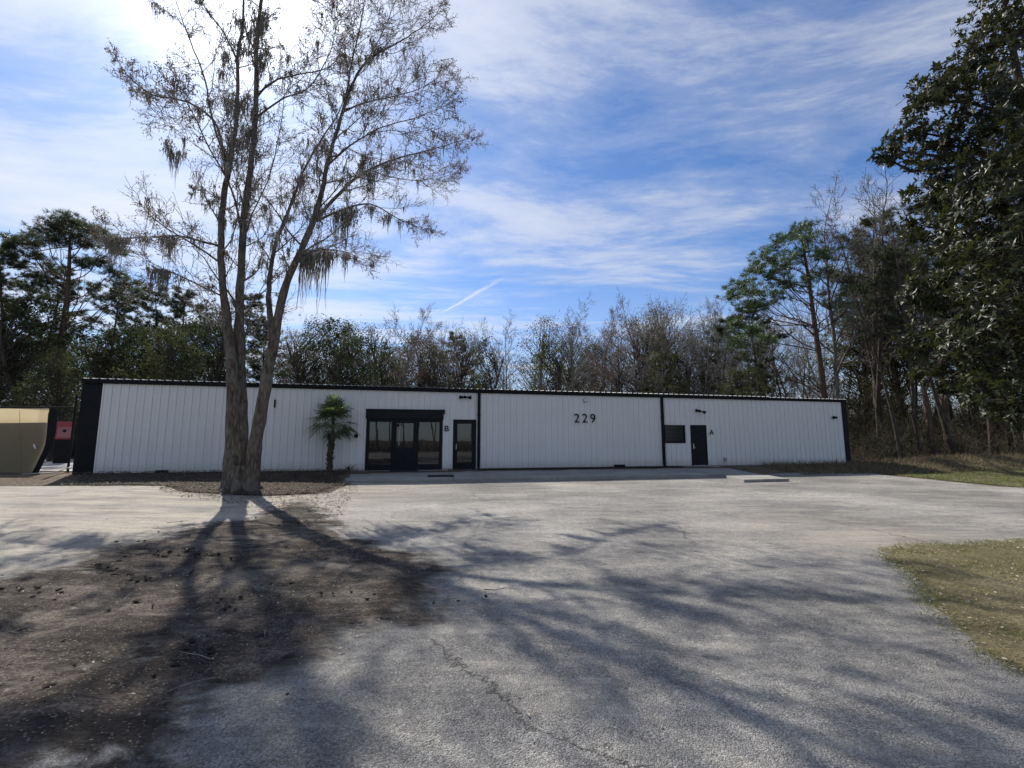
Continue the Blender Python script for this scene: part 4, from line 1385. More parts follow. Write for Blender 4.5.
def pine_tree(name, seed, H, r, first, mat, dens=1.0, crown_w=0.24, flat=False):
    R = random.Random(seed)
    root = empty(name)
    out = []
    lean = Vector((R.gauss(0, .04), R.gauss(0, .04), 1))
    pts, rad = [Vector((0, 0, -.2))], [r]
    d = lean.normalized()
    n = 12
    for i in range(n):
        d = (d + Vector((R.gauss(0, .035), R.gauss(0, .035), .05))).normalized()
        pts.append(pts[-1] + d * (H / n)); rad.append(r * (1 - .85 * (i + 1) / n))
    out.append((0, pts, rad))
    C, D, L, Wd, T = [], [], [], [], []
    nb = int(34 * dens)
    az = 0
    for j in range(nb):
        t = first + (1 - first) * (j + R.random()) / nb
        i = min(n - 1, int(t * n))
        q = pts[i].lerp(pts[i + 1], t * n - i)
        az += 2.4 + R.uniform(-.6, .6)
        s = (t - first) / (1 - first)
        prof = (0.55 + 0.45 * math.sin(min(1, s * 1.6) * 1.57)) * (1 - max(0, s - .55) / .45 * .75)
        if flat: prof = (0.35 + .65 * s) * (1 - max(0, s - .85) / .15 * .5)
        bl = H * crown_w * prof * R.uniform(.55, 1.2)
        dirb = Vector((math.cos(az), math.sin(az), R.uniform(-.05, .35) + s * .35)).normalized()
        bp_, br = [q], [max(.015, r * .28 * (1 - .6 * t))]
        m_ = 5
        for k in range(m_):
            dirb = (dirb + Vector((R.gauss(0, .12), R.gauss(0, .12), R.gauss(.02, .1)))).normalized()
            bp_.append(bp_[-1] + dirb * bl / m_); br.append(br[0] * (1 - .8 * (k + 1) / m_))
        out.append((1, bp_, br))
        for k in range(int(11 * dens) + 3):
            tt = R.uniform(.3, 1.0)
            ii = min(m_ - 1, int(tt * m_))
            qq = bp_[ii].lerp(bp_[ii + 1], min(1, tt * m_ - ii))
            sd = (dirb * .6 + Vector((R.gauss(0, .7), R.gauss(0, .7), R.uniform(0, .7)))).normalized()
            sl_ = R.uniform(.3, .95) * (bl ** .4) * .7
            e = qq + sd * sl_
            out.append((2, [qq, qq.lerp(e, .5) + Vector((0, 0, -.03)), e], [.02, .014, .008]))
            for c_ in range(3):
                cc_ = qq.lerp(e, R.uniform(.45, 1.08)) + Vector((R.gauss(0, .12), R.gauss(0, .12), R.gauss(0, .09)))
                tone = min(1, max(0, R.gauss(.5, .25)))
                for _ in range(26):
                    v = Vector((R.gauss(0, 1), R.gauss(0, 1), R.gauss(.35, .8)))
                    C.append(cc_); D.append(v + sd * .7); L.append(R.uniform(.22, .42)); Wd.append(R.uniform(.018, .042)); T.append(min(1, max(0, tone + R.gauss(0, .15))))
    big, sm = split_paths(out, 0.03)
    tubes('trunk', big + sm, M['bark_pine'], root)
    blade_mesh('crown', C, D, L, Wd, M[mat], root, seed=seed, tint=np.array(T))
    root['top'] = max(c.z for c in C)
    return root


def leafy_tree(name, seed, H, r, w, mat, nclump, leaf=.2, low=.2, gap=.45):
    """Evergreen broadleaf: limbs to uneven clumps of separate leaves."""
    R = random.Random(seed)
    root = empty(name)
    out = []
    pts, rad = [Vector((0, 0, -.2))], [r]
    d = Vector((R.gauss(0, .06), R.gauss(0, .06), 1)).normalized()
    for i in range(8):
        d = (d + Vector((R.gauss(0, .06), R.gauss(0, .06), .04))).normalized()
        pts.append(pts[-1] + d * H * .11); rad.append(r * (1 - .09 * (i + 1)))
    out.append((0, pts, rad))
    C, D, Nn, L, Wd = [], [], [], [], []
    for k in range(nclump):
        s = R.random()
        z = H * (low + (1 - low) * s)
        prof = math.sin(math.pi * min(1, max(.08, (s * .82 + .16)))) ** .6
        a = R.uniform(0, 6.283)
        rr = H * w * prof * math.sqrt(R.uniform(.05, 1.0)) * (1 + .25 * math.sin(a * 3 + seed))
        c = Vector((math.cos(a) * rr, math.sin(a) * rr, z + R.gauss(0, .3)))
        i = min(7, int(s * 7))
        q = pts[i].lerp(pts[i + 1], R.random())
        m1 = q.lerp(c, .5) + Vector((R.gauss(0, .25), R.gauss(0, .25), R.uniform(.0, .4)))
        out.append((1, [q, m1, c], [max(.03, r * .3 * (1 - .6 * s)), .028, .012]))
        cs = R.uniform(.45, .95) * (H / 13) * (0.75 + .5 * gap)
        for _ in range(int(60 * R.uniform(.5, 1.4))):
            v = Vector((R.gauss(0, .5), R.gauss(0, .5), R.gauss(0, .38))) * cs
            C.append(c + v)
            D.append(v * .8 + Vector((R.gauss(0, .6), R.gauss(0, .6), R.gauss(-.1, .5))))
            Nn.append((R.gauss(0, .8), R.gauss(0, .8), 1))
            l = leaf * R.uniform(.6, 1.4); L.append(l); Wd.append(l * .55)
    big, sm = split_paths(out, 0.03)
    tubes('trunk', big + sm, M['bark_dark'], root)
    leaf_mesh('crown', C, D, Nn, L, Wd, M[mat], root, seed=seed)
    root['top'] = max(c.z for c in C)
    return root


KIND = {}
for nm, sd, H, r, k in (('bare_a', 101, 15, .20, 'spread'), ('bare_b', 102, 15, .20, 'spread'), ('slim_a', 103, 17, .17, 'slim'), ('slim_b', 104, 16, .16, 'slim')):
    rt, tips, R_ = bare_tree('bare_tree', sd, H, r, k)
    KIND[nm] = rt
rt, tips, R_ = bare_tree('bare_tree', 106, 18, .17, 'thin')
KIND['thin'] = rt
rt, tips, R_ = bare_tree('budding_maple', 105, 13, .18, 'spread')
leaf_mesh('blossoms', *tip_leaves(tips, R_, 2, .10, .08, .7), M['redbud'], rt, seed=5)
KIND['maple'] = rt
rt, tips, R_ = bare_tree('budding_maple', 107, 17, .2, 'slim')
leaf_mesh('blossoms', *tip_leaves(tips, R_, 1, .07, .08, .7), M['redbud'], rt, seed=6)
KIND['maple_slim'] = rt
KIND['pine_a'] = pine_tree('pine_tree', 201, 18, .26, .52, 'needle', 1.0, .22)
KIND['pine_b'] = pine_tree('pine_tree', 202, 18, .24, .38, 'needle', 1.1, .24)
KIND['oak'] = leafy_tree('evergreen_oak', 301, 13, .28, .34, 'leaf_dark', 150)
KIND['oak_b'] = leafy_tree('evergreen_oak', 302, 12, .25, .30, 'leaf_olive', 120)
KIND['cedar'] = leafy_tree('cedar_tree', 303, 12, .2, .17, 'leaf_olive', 95, .18, .1)
KIND['vine'] = leafy_tree('vine_clad_tree', 304, 13, .2, .13, 'leaf_dark', 80, .2, .05)
KIND['brown'] = leafy_tree('brown_leaved_tree', 305, 11, .2, .34, 'leaf_brown', 110, .12, .2)
used = set()


def place(kind, px, Y, top_px, label, rz=None, group=None):
    """A tree of one kind at distance Y, its top where the photograph shows it; copies carry copies of their parts."""
    src = KIND[kind]
    top = at(px, top_px, Y).z
    x = at(px, 440, Y).x
    zb = terrain(x, Y)
    s = (top - zb) / src['top']
    if kind in used:
        o = src.copy()
        COL.objects.link(o)
        for ch in src.children:
            c = ch.copy()
            COL.objects.link(c)
            c.parent = o
    else:
        o = src
        used.add(kind)
    o.location = (x, Y, zb)
    R = random.Random(int(px * 31 + Y * 7))
    o.rotation_euler = (0, 0, R.uniform(0, 6.28) if rz is None else rz)
    sx_ = s if s < 1.35 else s
    o.scale = (sx_, sx_, s)
    for k in ('label', 'category', 'group'):
        if k in o: del o[k]
    tag(o, label, 'tree', group)
    return o


T = [
    # left of and behind the left end of the building
    ('pine_b', -8, 36, 252, 'dark pine cut off by the left edge of the photo, beside the flat-topped pine'),
    ('pine_a', -60, 40, 240, 'pine mostly outside the left edge of the photo'),
    ('oak', 22, 36, 292, 'dark bushy evergreen in front of the leftmost pines'),
    ('oak', 118, 38, 318, 'dark rounded evergreen right of the flat-topped pine'),
    ('oak_b', 165, 36, 322, 'olive rounded evergreen behind the left roof end, left of the moss-hung trunk'),
    ('pine_b', 150, 50, 292, 'pine behind the moss hanging from the low left branch'),
    ('oak', 205, 42, 305, 'dark evergreen directly behind the moss-hung trunk'),
    ('bare_a', 190, 46, 270, 'pale bare tree behind the low left branch of the moss-hung tree'),
    ('oak_b', 52, 30, 345, 'low olive evergreen behind the tan screen fence'),
    ('pine_a', 262, 50, 318, 'pine just right of the moss-hung trunk'),
    ('brown', 290, 40, 325, 'brown-leaved tree behind the roof, above the palm'),
    ('oak', 322, 44, 312, 'rounded dark green evergreen above the roof over the palm'),
    ('oak', 352, 40, 330, 'second dark evergreen from the moss-hung tree, lower than its neighbour'),
    ('maple', 393, 42, 306, 'reddish budding maple rising above the roof over the glazed entrance'),
    ('vine', 384, 38, 334, 'vine-wrapped dark trunk below the reddish maple'),
    ('brown', 432, 42, 336, 'brown-leaved rounded tree right of the reddish maple'),
    ('maple', 458, 50, 338, 'low reddish maple right of the brown-leaved tree'),
    ('vine', 484, 40, 330, 'narrow dark vine-clad tree left of the gap in the trees'),
    ('slim_b', 503, 40, 325, 'slim bare snag at the left side of the gap in the trees'),
    ('cedar', 546, 40, 330, 'narrow olive green cedar at the right side of the gap in the trees'),
    ('slim_a', 572, 42, 300, 'slim bare tree right of the olive cedar'),
    ('vine', 562, 48, 338, 'dark vine-clad tree behind the olive cedar'),
    ('maple', 604, 46, 312, 'reddish bare maple above the number 229'),
    ('bare_b', 640, 40, 288, 'wide bare tree with forking trunk above the roof right of the number'),
    ('brown', 622, 44, 342, 'brown-leaved tree beneath the wide bare tree'),
    ('maple_slim', 672, 50, 296, 'slim budding maple behind the wide bare tree'),
    ('bare_a', 700, 44, 302, 'bare tree above the black window'),
    ('brown', 690, 52, 330, 'brown-leaved tree behind the bare tree over the black window'),
    ('bare_a', 742, 46, 298, 'bare tree left of the tall green pine'),
    ('oak_b', 742, 38, 362, 'low olive shrubby tree at the foot of the tall green pine'),
    ('pine_a', 98, 44, 286, 'pine standing right behind the flat-topped pine'),
    ('pine_b', 182, 47, 284, 'pine behind the lowest left branch, beside the moss-hung trunk'),
    ('pine_b', 222, 52, 292, 'pine rising straight behind the twin stems of the moss-hung tree'),
    ('pine_a', 28, 42, 268, 'tall pine at far left behind the flat-topped pine'),
    ('oak', 418, 48, 330, 'dark evergreen between the reddish maple and the low maple'),
    ('pine_b', 468, 54, 332, 'distant pine left of the narrow vine-clad tree'),
    ('oak', 592, 50, 340, 'dark evergreen behind the reddish bare maple, above the number'),
    ('pine_a', 655, 56, 326, 'distant pine behind the wide bare tree'),
    ('oak_b', 668, 46, 346, 'low olive evergreen above the black downspout right of the number'),
    ('pine_b', 718, 50, 318, 'distant pine left of the tall green pine'),
    # right
    ('pine_b', 762, 41, 308, 'small pine below the crown of the tall green pine'),
    ('maple_slim', 836, 33, 170, 'tallest slim budding tree at the right end of the building'),
    ('pine_a', 884, 38, 212, 'dark pine showing between the slim budding tree and the magnolia'),
    ('pine_b', 912, 44, 226, 'dark pine half hidden behind the left edge of the magnolia'),
    ('oak_b', 870, 46, 300, 'olive evergreen behind the corner of the building'),
    ('pine_a', 950, 34, 190, 'tall pine trunk standing in the wood under the magnolia'),
    ('pine_b', 1000, 38, 170, 'pine in the wood behind the magnolia at the right edge of the photo'),
    ('pine_b', 868, 48, 262, 'pine with low crown directly right of the building, behind the slim trunks'),
    ('pine_a', 930, 30, 240, 'slender pine trunk below the lowest left boughs of the magnolia'),
    ('pine_b', 975, 46, 250, 'pine deep in the wood behind the magnolia boughs'),
    ('oak_b', 905, 52, 330, 'olive evergreen deep in the right-hand wood, left of the magnolia'),
    ('oak', 985, 48, 330, 'dark evergreen deep in the right-hand wood under the magnolia'),
    ('pine_a', 1080, 40, 150, 'pine outside the right edge behind the magnolia'),
]
for t_ in T: place(*t_)
def pad_pine(label, PY, basex, trunk_px, trunk_r, pads, seed, mat, rep_n=2, spread=2.6, extra=16, nd=(.028, .055)):
    """A pine whose needle pads and limbs stand where the photographed tree carries them, spread in depth round its trunk."""
    pw = at(basex, 440, PY)
    pw.z = terrain(pw.x, PY)
    gp = empty('pine_tree', pw)
    tag(gp, label, 'tree')
    R = random.Random(seed)
    pl_ = lambda x, y, dy=0.0: at(x, y, PY + dy) - pw
    tk = [Vector((0, 0, -.2))] + [pl_(*q) for q in trunk_px]
    out = [(0, tk, trunk_r)]
    nk = len(tk) - 1
    C, D, L, Wd, Tt = [], [], [], [], []
    for bx, by, br in pads:
        br *= PY / 33.0
        q1 = None
        for rep_ in range(rep_n):
            dy = R.uniform(-spread, spread) if q1 is None else dy0 + R.uniform(-1.3, 1.3)
            dy0 = dy
            c = pl_(bx + R.gauss(0, 3), by + R.gauss(0, 2), dy)
            i = min(range(1, nk + 1), key=lambda n_: abs(tk[n_].z - (c.z - R.uniform(.2, 2.6))))
            q = tk[i].lerp(tk[i - 1], R.random() * .95)
            if q1 is not None: q = q1
            m1 = q.lerp(c, .5) + Vector((R.gauss(0, .2), R.gauss(0, .2), -.12 * (c - q).length + R.uniform(-.1, .2)))
            k_ = 1.0 if q1 is None else .6
            out.append((1, [q, q.lerp(m1, .5) + Vector((R.gauss(0, .1), R.gauss(0, .1), .05)), m1, m1.lerp(c, .5) + Vector((R.gauss(0, .1), 0, -.02)), c], [.05 * k_, .044 * k_, .036 * k_, .026 * k_, .012]))
            if q1 is None: q1 = m1
            for _ in range(int(18 * br)):
                v = Vector((R.gauss(0, .55), R.gauss(0, .55), R.gauss(0, .27))) * br
                e = c + v
                out.append((2, [c - v * .2 + Vector((0, 0, -.1)), c.lerp(e, .6), e], [.014, .011, .007]))
                tone = min(1, max(0, R.gauss(.5, .3)))
                for _ in range(34):
                    w_ = Vector((R.gauss(0, 1), R.gauss(0, 1), R.gauss(.4, .8)))
                    C.append(e + Vector((R.gauss(0, .1), R.gauss(0, .1), R.gauss(0, .07)))); D.append(w_ + v.normalized() * .6)
                    L.append(R.uniform(.2, .4)); Wd.append(R.uniform(*nd)); Tt.append(min(1, max(0, tone + R.gauss(0, .15))))
    for k in range(extra):
        h = R.uniform(.35, .8)
        i = min(nk - 1, int(h * nk)); q = tk[i].lerp(tk[i + 1], h * nk - i)
        a = R.uniform(0, 6.28); l = R.uniform(1, 2.6)
        e = q + Vector((math.cos(a) * l, math.sin(a) * l, R.uniform(-.3, .8)))
        out.append((2, [q, q.lerp(e, .5) + Vector((0, 0, .15)), e], [.03, .02, .008]))
    tubes('trunk', [(p, r, sides(max(r))) for l_, p, r in out], M['bark_pine'], gp)
    blade_mesh('crown', C, D, L, Wd, M[mat], gp, seed=seed, tint=np.array(Tt))
    return gp


pad_pine('tall green pine with a full leaning crown, above the right end of the roof', 34.0, 829, [(826, 420), (821, 370), (814, 320), (808, 275), (802, 240), (800, 222)],
         [.26, .23, .20, .165, .12, .07, .03],
         ((799, 228, .8), (788, 236, .9), (812, 238, .8), (777, 246, .95), (765, 258, 1.0), (752, 270, 1.0), (741, 283, .95), (733, 294, .75), (752, 292, .95), (768, 280, 1.0), (785, 264, 1.0), (800, 256, 1.0), (818, 256, .8),
          (825, 272, .7), (775, 298, .8), (790, 285, .8), (806, 280, .8), (744, 306, .6), (760, 308, .6), (738, 322, .6), (752, 332, .65), (768, 340, .6), (735, 340, .5), (842, 300, .8), (850, 320, .7), (858, 290, .7)), 41, 'needle_lit')
pad_pine('dark pine with broad flat-topped crown, left of the moss-hung tree', 37.0, 56, [(58, 400), (62, 340), (67, 300), (69, 270), (70, 240), (72, 222)],
         [.30, .27, .23, .19, .14, .08, .03],
         ((72, 221, .8), (60, 224, .85), (85, 226, .85), (48, 233, .8), (97, 233, .8), (38, 238, .8), (108, 240, .7), (28, 243, .75), (75, 236, .9), (56, 240, .8), (90, 243, .8), (118, 252, .6), (14, 240, .6), (8, 250, .7),
          (20, 262, .7), (36, 256, .6), (100, 262, .7), (112, 272, .7), (84, 262, .6), (128, 282, .6), (140, 294, .5), (118, 292, .6), (96, 286, .5), (40, 280, .6), (20, 285, .7), (50, 268, .5)), 43, 'needle', 3, 2.4, 12)
# slim trunks of the wood at right, too alike to tell apart
R = random.Random(77)
GR = 'slim bare trees in the right-hand wood'
LB = 'slim bare trunk in the dark wood right of the building'
for k in range(64):
    px = 852 + R.random() * 250
    Y = R.uniform(27.5, 52)
    place(R.choice(('thin', 'thin', 'thin', 'slim_b')), px, Y, R.uniform(180, 270) if Y < 42 else R.uniform(240, 300), LB, group=GR)
GR = 'bare trees of the wood behind the building'
LB = 'bare grey-brown tree in the wood behind the long white building'
for k in range(75):
    px = 250 + k * 8 + R.uniform(-6, 6)
    if 508 < px < 534: continue
    Y = R.uniform(48, 74)
    place(R.choice(('slim_a', 'bare_b', 'bare_a', 'bare_b', 'brown')), px, Y, R.uniform(308, 345) + (8 if px < 540 else -14 if px > 620 else 0), LB, group=GR)
GR = 'dark evergreens at the back of the left-hand wood'
LB = 'dark evergreen at the back of the wood left of the moss-hung tree'
for k in range(10):
    place(R.choice(('oak', 'pine_b', 'oak_b')), -40 + k * 26 + R.uniform(-8, 8), R.uniform(46, 60), R.uniform(300, 335), LB, group=GR)
# trees across the street, which the entrance glass mirrors
GR = 'bare trees across the street mirrored in the glass'
LB = 'bare tree behind the viewer, seen mirrored in the entrance glass'
for k in range(26):
    s_ = KIND[R.choice(('slim_a', 'bare_b', 'bare_a', 'slim_b'))]
    o = s_.copy(); COL.objects.link(o)
    for ch in s_.children:
        c = ch.copy(); COL.objects.link(c); c.parent = o
    o.location = (-24 + k * 1.9 + R.uniform(-1, 1), -24 - R.uniform(0, 12), -0.3)
    o.rotation_euler = (0, 0, R.uniform(0, 6)); o.scale = (.8,) * 3
    for q in ('label', 'category', 'group'):
        if q in o: del o[q]
    tag(o, LB, 'tree', GR)

# thickets: ground-level brush that reads as one mass
def brush(name, spots, mat_t, mat_l, seed, label, hh):
    R = random.Random(seed)
    paths, C, D, Nn, L, Wd = [], [], [], [], [], []
    for x, y, h in spots:
        z = terrain(x, y)
        for _ in range(R.randint(9, 16)):
            d = Vector((R.gauss(0, .35), R.gauss(0, .35), 1)).normalized()
            q = Vector((x + R.gauss(0, .5), y + R.gauss(0, .5), z - .05))
            l = h * R.uniform(.4, 1.1)
            pts = [q]
            for i in range(4):
                d = (d + Vector((R.gauss(0, .2), R.gauss(0, .2), R.gauss(0, .1)))).normalized()
                pts.append(pts[-1] + d * l / 4)
            paths.append((pts, [.016, .013, .010, .008, .005], 3))
            for i in range(5):
                b = pts[R.randint(1, 4)]
                e = b + Vector((R.gauss(0, .3), R.gauss(0, .3), R.uniform(-.05, .5))) * (h * .35)
                paths.append(([b, b.lerp(e, .5) + Vector((R.gauss(0, .05), 0, .04)), e], [.008, .006, .004], 3))
                for _k in range(3):
                    f = R.uniform(.3, 1.1)
                    C.append(b.lerp(e, f) + Vector((R.gauss(0, .06), R.gauss(0, .06), R.gauss(0, .06))))
                    D.append((R.gauss(0, 1), R.gauss(0, 1), R.gauss(-.2, .6))); Nn.append((R.gauss(0, .8), R.gauss(0, .8), 1))
                    s = R.uniform(.05, .13); L.append(s); Wd.append(s * .55)
    o = tubes(name, paths, M[mat_t])
    tag(o, label, 'undergrowth', kind='stuff')
    me = o.data
    lo = leaf_mesh('foliage', C, D, Nn, L, Wd, M[mat_l], o, seed=seed)
    return o

R = random.Random(91)
sp1 = []
for _ in range(800):
    px = R.uniform(846, 1180)
    Y = R.uniform(27, 75)
    x = at(px, 440, Y).x
    u, v = to_uv(x, Y)
    if v > -0.8 and u < 60: continue
    if u < 39.5 and v > -16: continue
    sp1.append((x, Y, R.uniform(1.2, 4.2) if Y < 38 else R.uniform(3, 9)))
brush('undergrowth', sp1, 'bark_dark', 'leaf_olive', 1, 'brown brush and saplings filling the wood right of the building', 3)
sp2 = []
for _ in range(200):
    px = R.uniform(-60, 110)
    Y = R.uniform(34, 52)
    sp2.append((at(px, 440, Y).x, Y, R.uniform(2, 5)))
brush('thicket', sp2, 'bark_dark', 'leaf_dark', 2, 'dark leafy brush behind the fenced yard on the left', 3)
sp3 = []
for _ in range(850):
    px = R.uniform(-80, 900)
    Y = R.uniform(54, 85)
    if 508 < px < 530 and R.random() < .6: continue
    sp3.append((at(px, 440, Y).x, Y, R.uniform(8, 14)))
brush('distant_wood', sp3, 'twig', 'leaf_brown', 3, 'far grey-brown tangle of saplings beyond the building', 9)

R = random.Random(92)
sp4 = [(-26 + k * .55 + R.uniform(-.4, .4), -22.5 - R.uniform(0, 2.5), R.uniform(1.2, 2.4)) for k in range(90)]
brush('roadside_brush', sp4, 'bark_dark', 'leaf_dark', 4, 'dark brush across the street, mirrored as a band in the entrance glass', 2)

# ---- the big magnolia at the right
MY = 13.6
mbx = at(1075, 440, MY).x
mz = terrain(mbx, MY)
mag = empty('magnolia_tree', (mbx, MY, mz))
tag(mag, 'huge glossy-leaved magnolia filling the right edge of the photo', 'tree')
R = random.Random(55)
mo_base = Vector((mbx, MY, mz))
blobs = [  # px, py, depth offset, radius m
    (1000, 20, .5, 1.25), (985, 60, -.2, 1.2), (1035, 10, -.6, 1.6), (1060, -70, .2, 1.9), (1020, -60, 0, 1.3), (960, 80, .2, .95), (935, 85, 0, .75), (925, 100, -.3, .65), (975, 110, -.8, 1.2),
    (910, 130, .1, .6), (893, 150, 0, .5), (882, 156, .1, .35), (925, 150, .3, .75), (950, 150, -.4, 1.0), (1010, 110, -1.2, 1.6), (1000, 170, -1.6, 1.5), (960, 190, .2, 1.1), (930, 190, .2, .7),
    (950, 240, 0, 1.1), (920, 225, .4, .6), (985, 240, -1.2, 1.4), (1030, 200, -2.2, 1.8), (1020, 270, -2.4, 1.6), (975, 290, -.4, 1.2), (935, 285, .2, .9), (915, 300, .5, .6), (945, 330, 0, .9), (915, 345, .3, .55),
    (928, 370, .2, .5), (985, 340, -1.4, 1.2), (1015, 330, -2.2, 1.3), (965, 365, -.8, .75), (1000, 385, -1.8, .8), (955, 385, -.2, .4), (1022, 400, -2.4, .8), (1005, 412, -2.0, .4), (985, 400, -1.2, .45),
    (1050, 130, 1, 2.2), (1060, 250, .5, 2.4), (1075, 350, -1, 2.0), (1090, 40, 1, 2.2), (1060, -150, .2, 1.6),
]
out = []
tr_pts = [Vector((0, 0, -.2)), Vector((.05, 0, 2)), Vector((-.05, .05, 5)), Vector((.05, 0, 8)), Vector((0, 0, 12)), Vector((0, .1, 16.5))]
out.append((0, tr_pts, [.42, .36, .31, .25, .16, .04]))
C, D, Nn, L, Wd = [], [], [], [], []
for bx, by, dy, br in blobs:
    c = at(bx, by, MY + dy) - mo_base
    h = max(.6, c.z - R.uniform(.5, 1.6))
    i = 0
    while i < len(tr_pts) - 2 and tr_pts[i + 1].z < h: i += 1
    q = tr_pts[i].lerp(tr_pts[i + 1], min(1, max(0, (h - tr_pts[i].z) / (tr_pts[i + 1].z - tr_pts[i].z))))
    m1 = q.lerp(c, .35) + Vector((R.gauss(0, .2), R.gauss(0, .2), R.uniform(0, .3)))
    m2 = q.lerp(c, .7) + Vector((R.gauss(0, .2), R.gauss(0, .2), R.uniform(-.1, .2)))
    out.append((1, [q, m1, m2, c], [.085, .065, .045, .02]))
    nsh = int(58 * br ** 1.9) + 10
    for _ in range(nsh):
        v = Vector((R.gauss(0, 1), R.gauss(0, 1), R.gauss(0, .85)))
        v = v.normalized() * br * (R.random() ** .4)
        e = c + v
        sd = (v * .6 + Vector((R.gauss(0, .35), R.gauss(0, .35), R.uniform(-.1, .4)))).normalized()
        b0 = c + v * .4 if R.random() < .4 else e - sd * R.uniform(.2, .5)
        out.append((2, [b0, b0.lerp(e, .5) + Vector((0, 0, -.02)), e], [.012, .009, .006]))
        az = R.uniform(0, 6.28)
        for k in range(R.randint(7, 11)):
            az += 2.4
            pr = rnd_perp(sd, R, az)
            D.append(sd * R.uniform(.15, .7) + pr)
            Nn.append(sd - pr * .3 + Vector((R.gauss(0, .2), R.gauss(0, .2), R.gauss(.3, .2))))
            C.append(e - sd * R.uniform(0, .16))
            l = R.uniform(.15, .25); L.append(l); Wd.append(l * R.uniform(.36, .46))
big, sm = split_paths(out, 0.03)
tubes('trunk', big + sm, M['bark_dark'], mag)
leaf_mesh('crown', C, D, Nn, L, Wd, M['magnolia'], mag, fold=.18, seed=9)

# ---- palm by the wall
pb = on_v(331, 0.6)
pb.z += 0.03
palm = empty('fan_palm', pb)
tag(palm, 'small fan palm with shaggy trunk by the white wall left of the entrance', 'palm')
R = random.Random(3)
m = MB()
tp = [(0, 0, -.1), (.01, 0, .3), (-.02, 0, .7), (.0, 0, 1.1), (.03, 0, 1.5), (.06, 0, 1.75), (.06, 0, 2.35)]
m.tube(tp, [.13, .115, .12, .125, .13, .08, .06], 12)
for k in range(70):
    z = R.uniform(.05, 1.6); a = R.uniform(0, 6.28)
    o_ = Vector((math.cos(a), math.sin(a), 0))
    b = o_ * .09 + Vector((0, 0, z))
    m.tube([b, b + o_ * .06 + Vector((0, 0, .09)), b + o_ * R.uniform(.04, .10) + Vector((0, 0, R.uniform(.12, .22)))], [.03, .024, .008], 5)
m.build('trunk', M['bark_dark'], palm)
hub = Vector((.06, 0, 2.45))
for k in range(32):
    a = k * 2.4 + R.uniform(-.2, .2)
    el = math.radians(R.choice((R.uniform(40, 85), R.uniform(0, 55), R.uniform(-40, 15))))
    dv = Vector((math.cos(a) * math.cos(el), math.sin(a) * math.cos(el), math.sin(el)))
    pl = R.uniform(.5, .92)
    base = hub + Vector((0, 0, R.uniform(-.45, 0.02)))
    mid = base + dv * pl * .6 + Vector((0, 0, .02))
    end = base + dv * pl + Vector((0, 0, -.05))
    pd = ((end - mid).normalized() + Vector((0, 0, -R.uniform(.1, .75) * max(0, math.cos(el) - .3)))).normalized()
    sidev = pd.cross(Vector((0, 0, 1)))
    if sidev.length < .1: sidev = Vector((1, 0, 0))
    sidev.normalize()
    upv = sidev.cross(pd)
    Vv, Ff, tt = [], [], []
    nl = 17
    tone = R.random()
    for q in range(nl):
        th = math.radians(-125 + 250 * q / (nl - 1))
        ld = (pd * math.cos(th) + sidev * math.sin(th) + upv * (.18 - .12 * abs(math.sin(th)))).normalized()
        ll = R.uniform(.56, .76) * (1 - .25 * abs(th) / 2.2)
        wv = ld.cross(upv).normalized()
        p0 = end
        p1 = end + ld * ll * .55
        p2 = end + ld * ll + Vector((0, 0, -R.uniform(.06, .22)))
        n0 = len(Vv)
        Vv += [p0 - wv * .006, p0 + wv * .006, p1 + wv * .028 + upv * .006, p1 - wv * .028, p2]
        Ff += [(n0, n0 + 1, n0 + 2, n0 + 3)]
        tt += [min(1, max(0, tone + R.gauss(0, .2)))] * 5
    tri = [(f[3], f[2], f[0] + 4) for f in Ff]
    # petiole
    ax = sidev * .012
    n0 = len(Vv)
    for p_ in (base, mid, end): Vv += [p_ - ax, p_ + ax, p_ + upv * .016]; tt += [tone] * 3
    for s_ in (0, 3):
        for i, j in ((0, 1), (1, 2), (2, 0)): Ff.append((n0 + s_ + i, n0 + s_ + j, n0 + s_ + 3 + j, n0 + s_ + 3 + i))
    np_mesh('frond', [tuple(v) for v in Vv], [Ff, tri], M['palm_leaf'], palm, attr=tt)

# spiky dark stub of a yucca beside the palm
yb = on_v(350, 0.5)
yb.z += 0.03
C, D, Nn, L, Wd = [], [], [], [], []
for a, el, l in ((0.3, .75, .62), (.2, .9, .5), (2.8, .8, .42), (3.3, .5, .35), (1.4, 1.1, .4), (4.6, .9, .35), (5.6, .6, .4), (2.1, 1.2, .3)):
    D.append((math.cos(a) * math.cos(el), math.sin(a) * math.cos(el), math.sin(el))); C.append((0, 0, -.03)); Nn.append((-math.cos(a), -math.sin(a), 1)); L.append(l); Wd.append(.06)
yo = leaf_mesh('yucca', C, D, Nn, L, Wd, M['leaf_dark'], fold=.4, seed=4)
yo.location = yb
tag(yo, 'small dark spiky yucca in the bed between palm and entrance', 'plant')

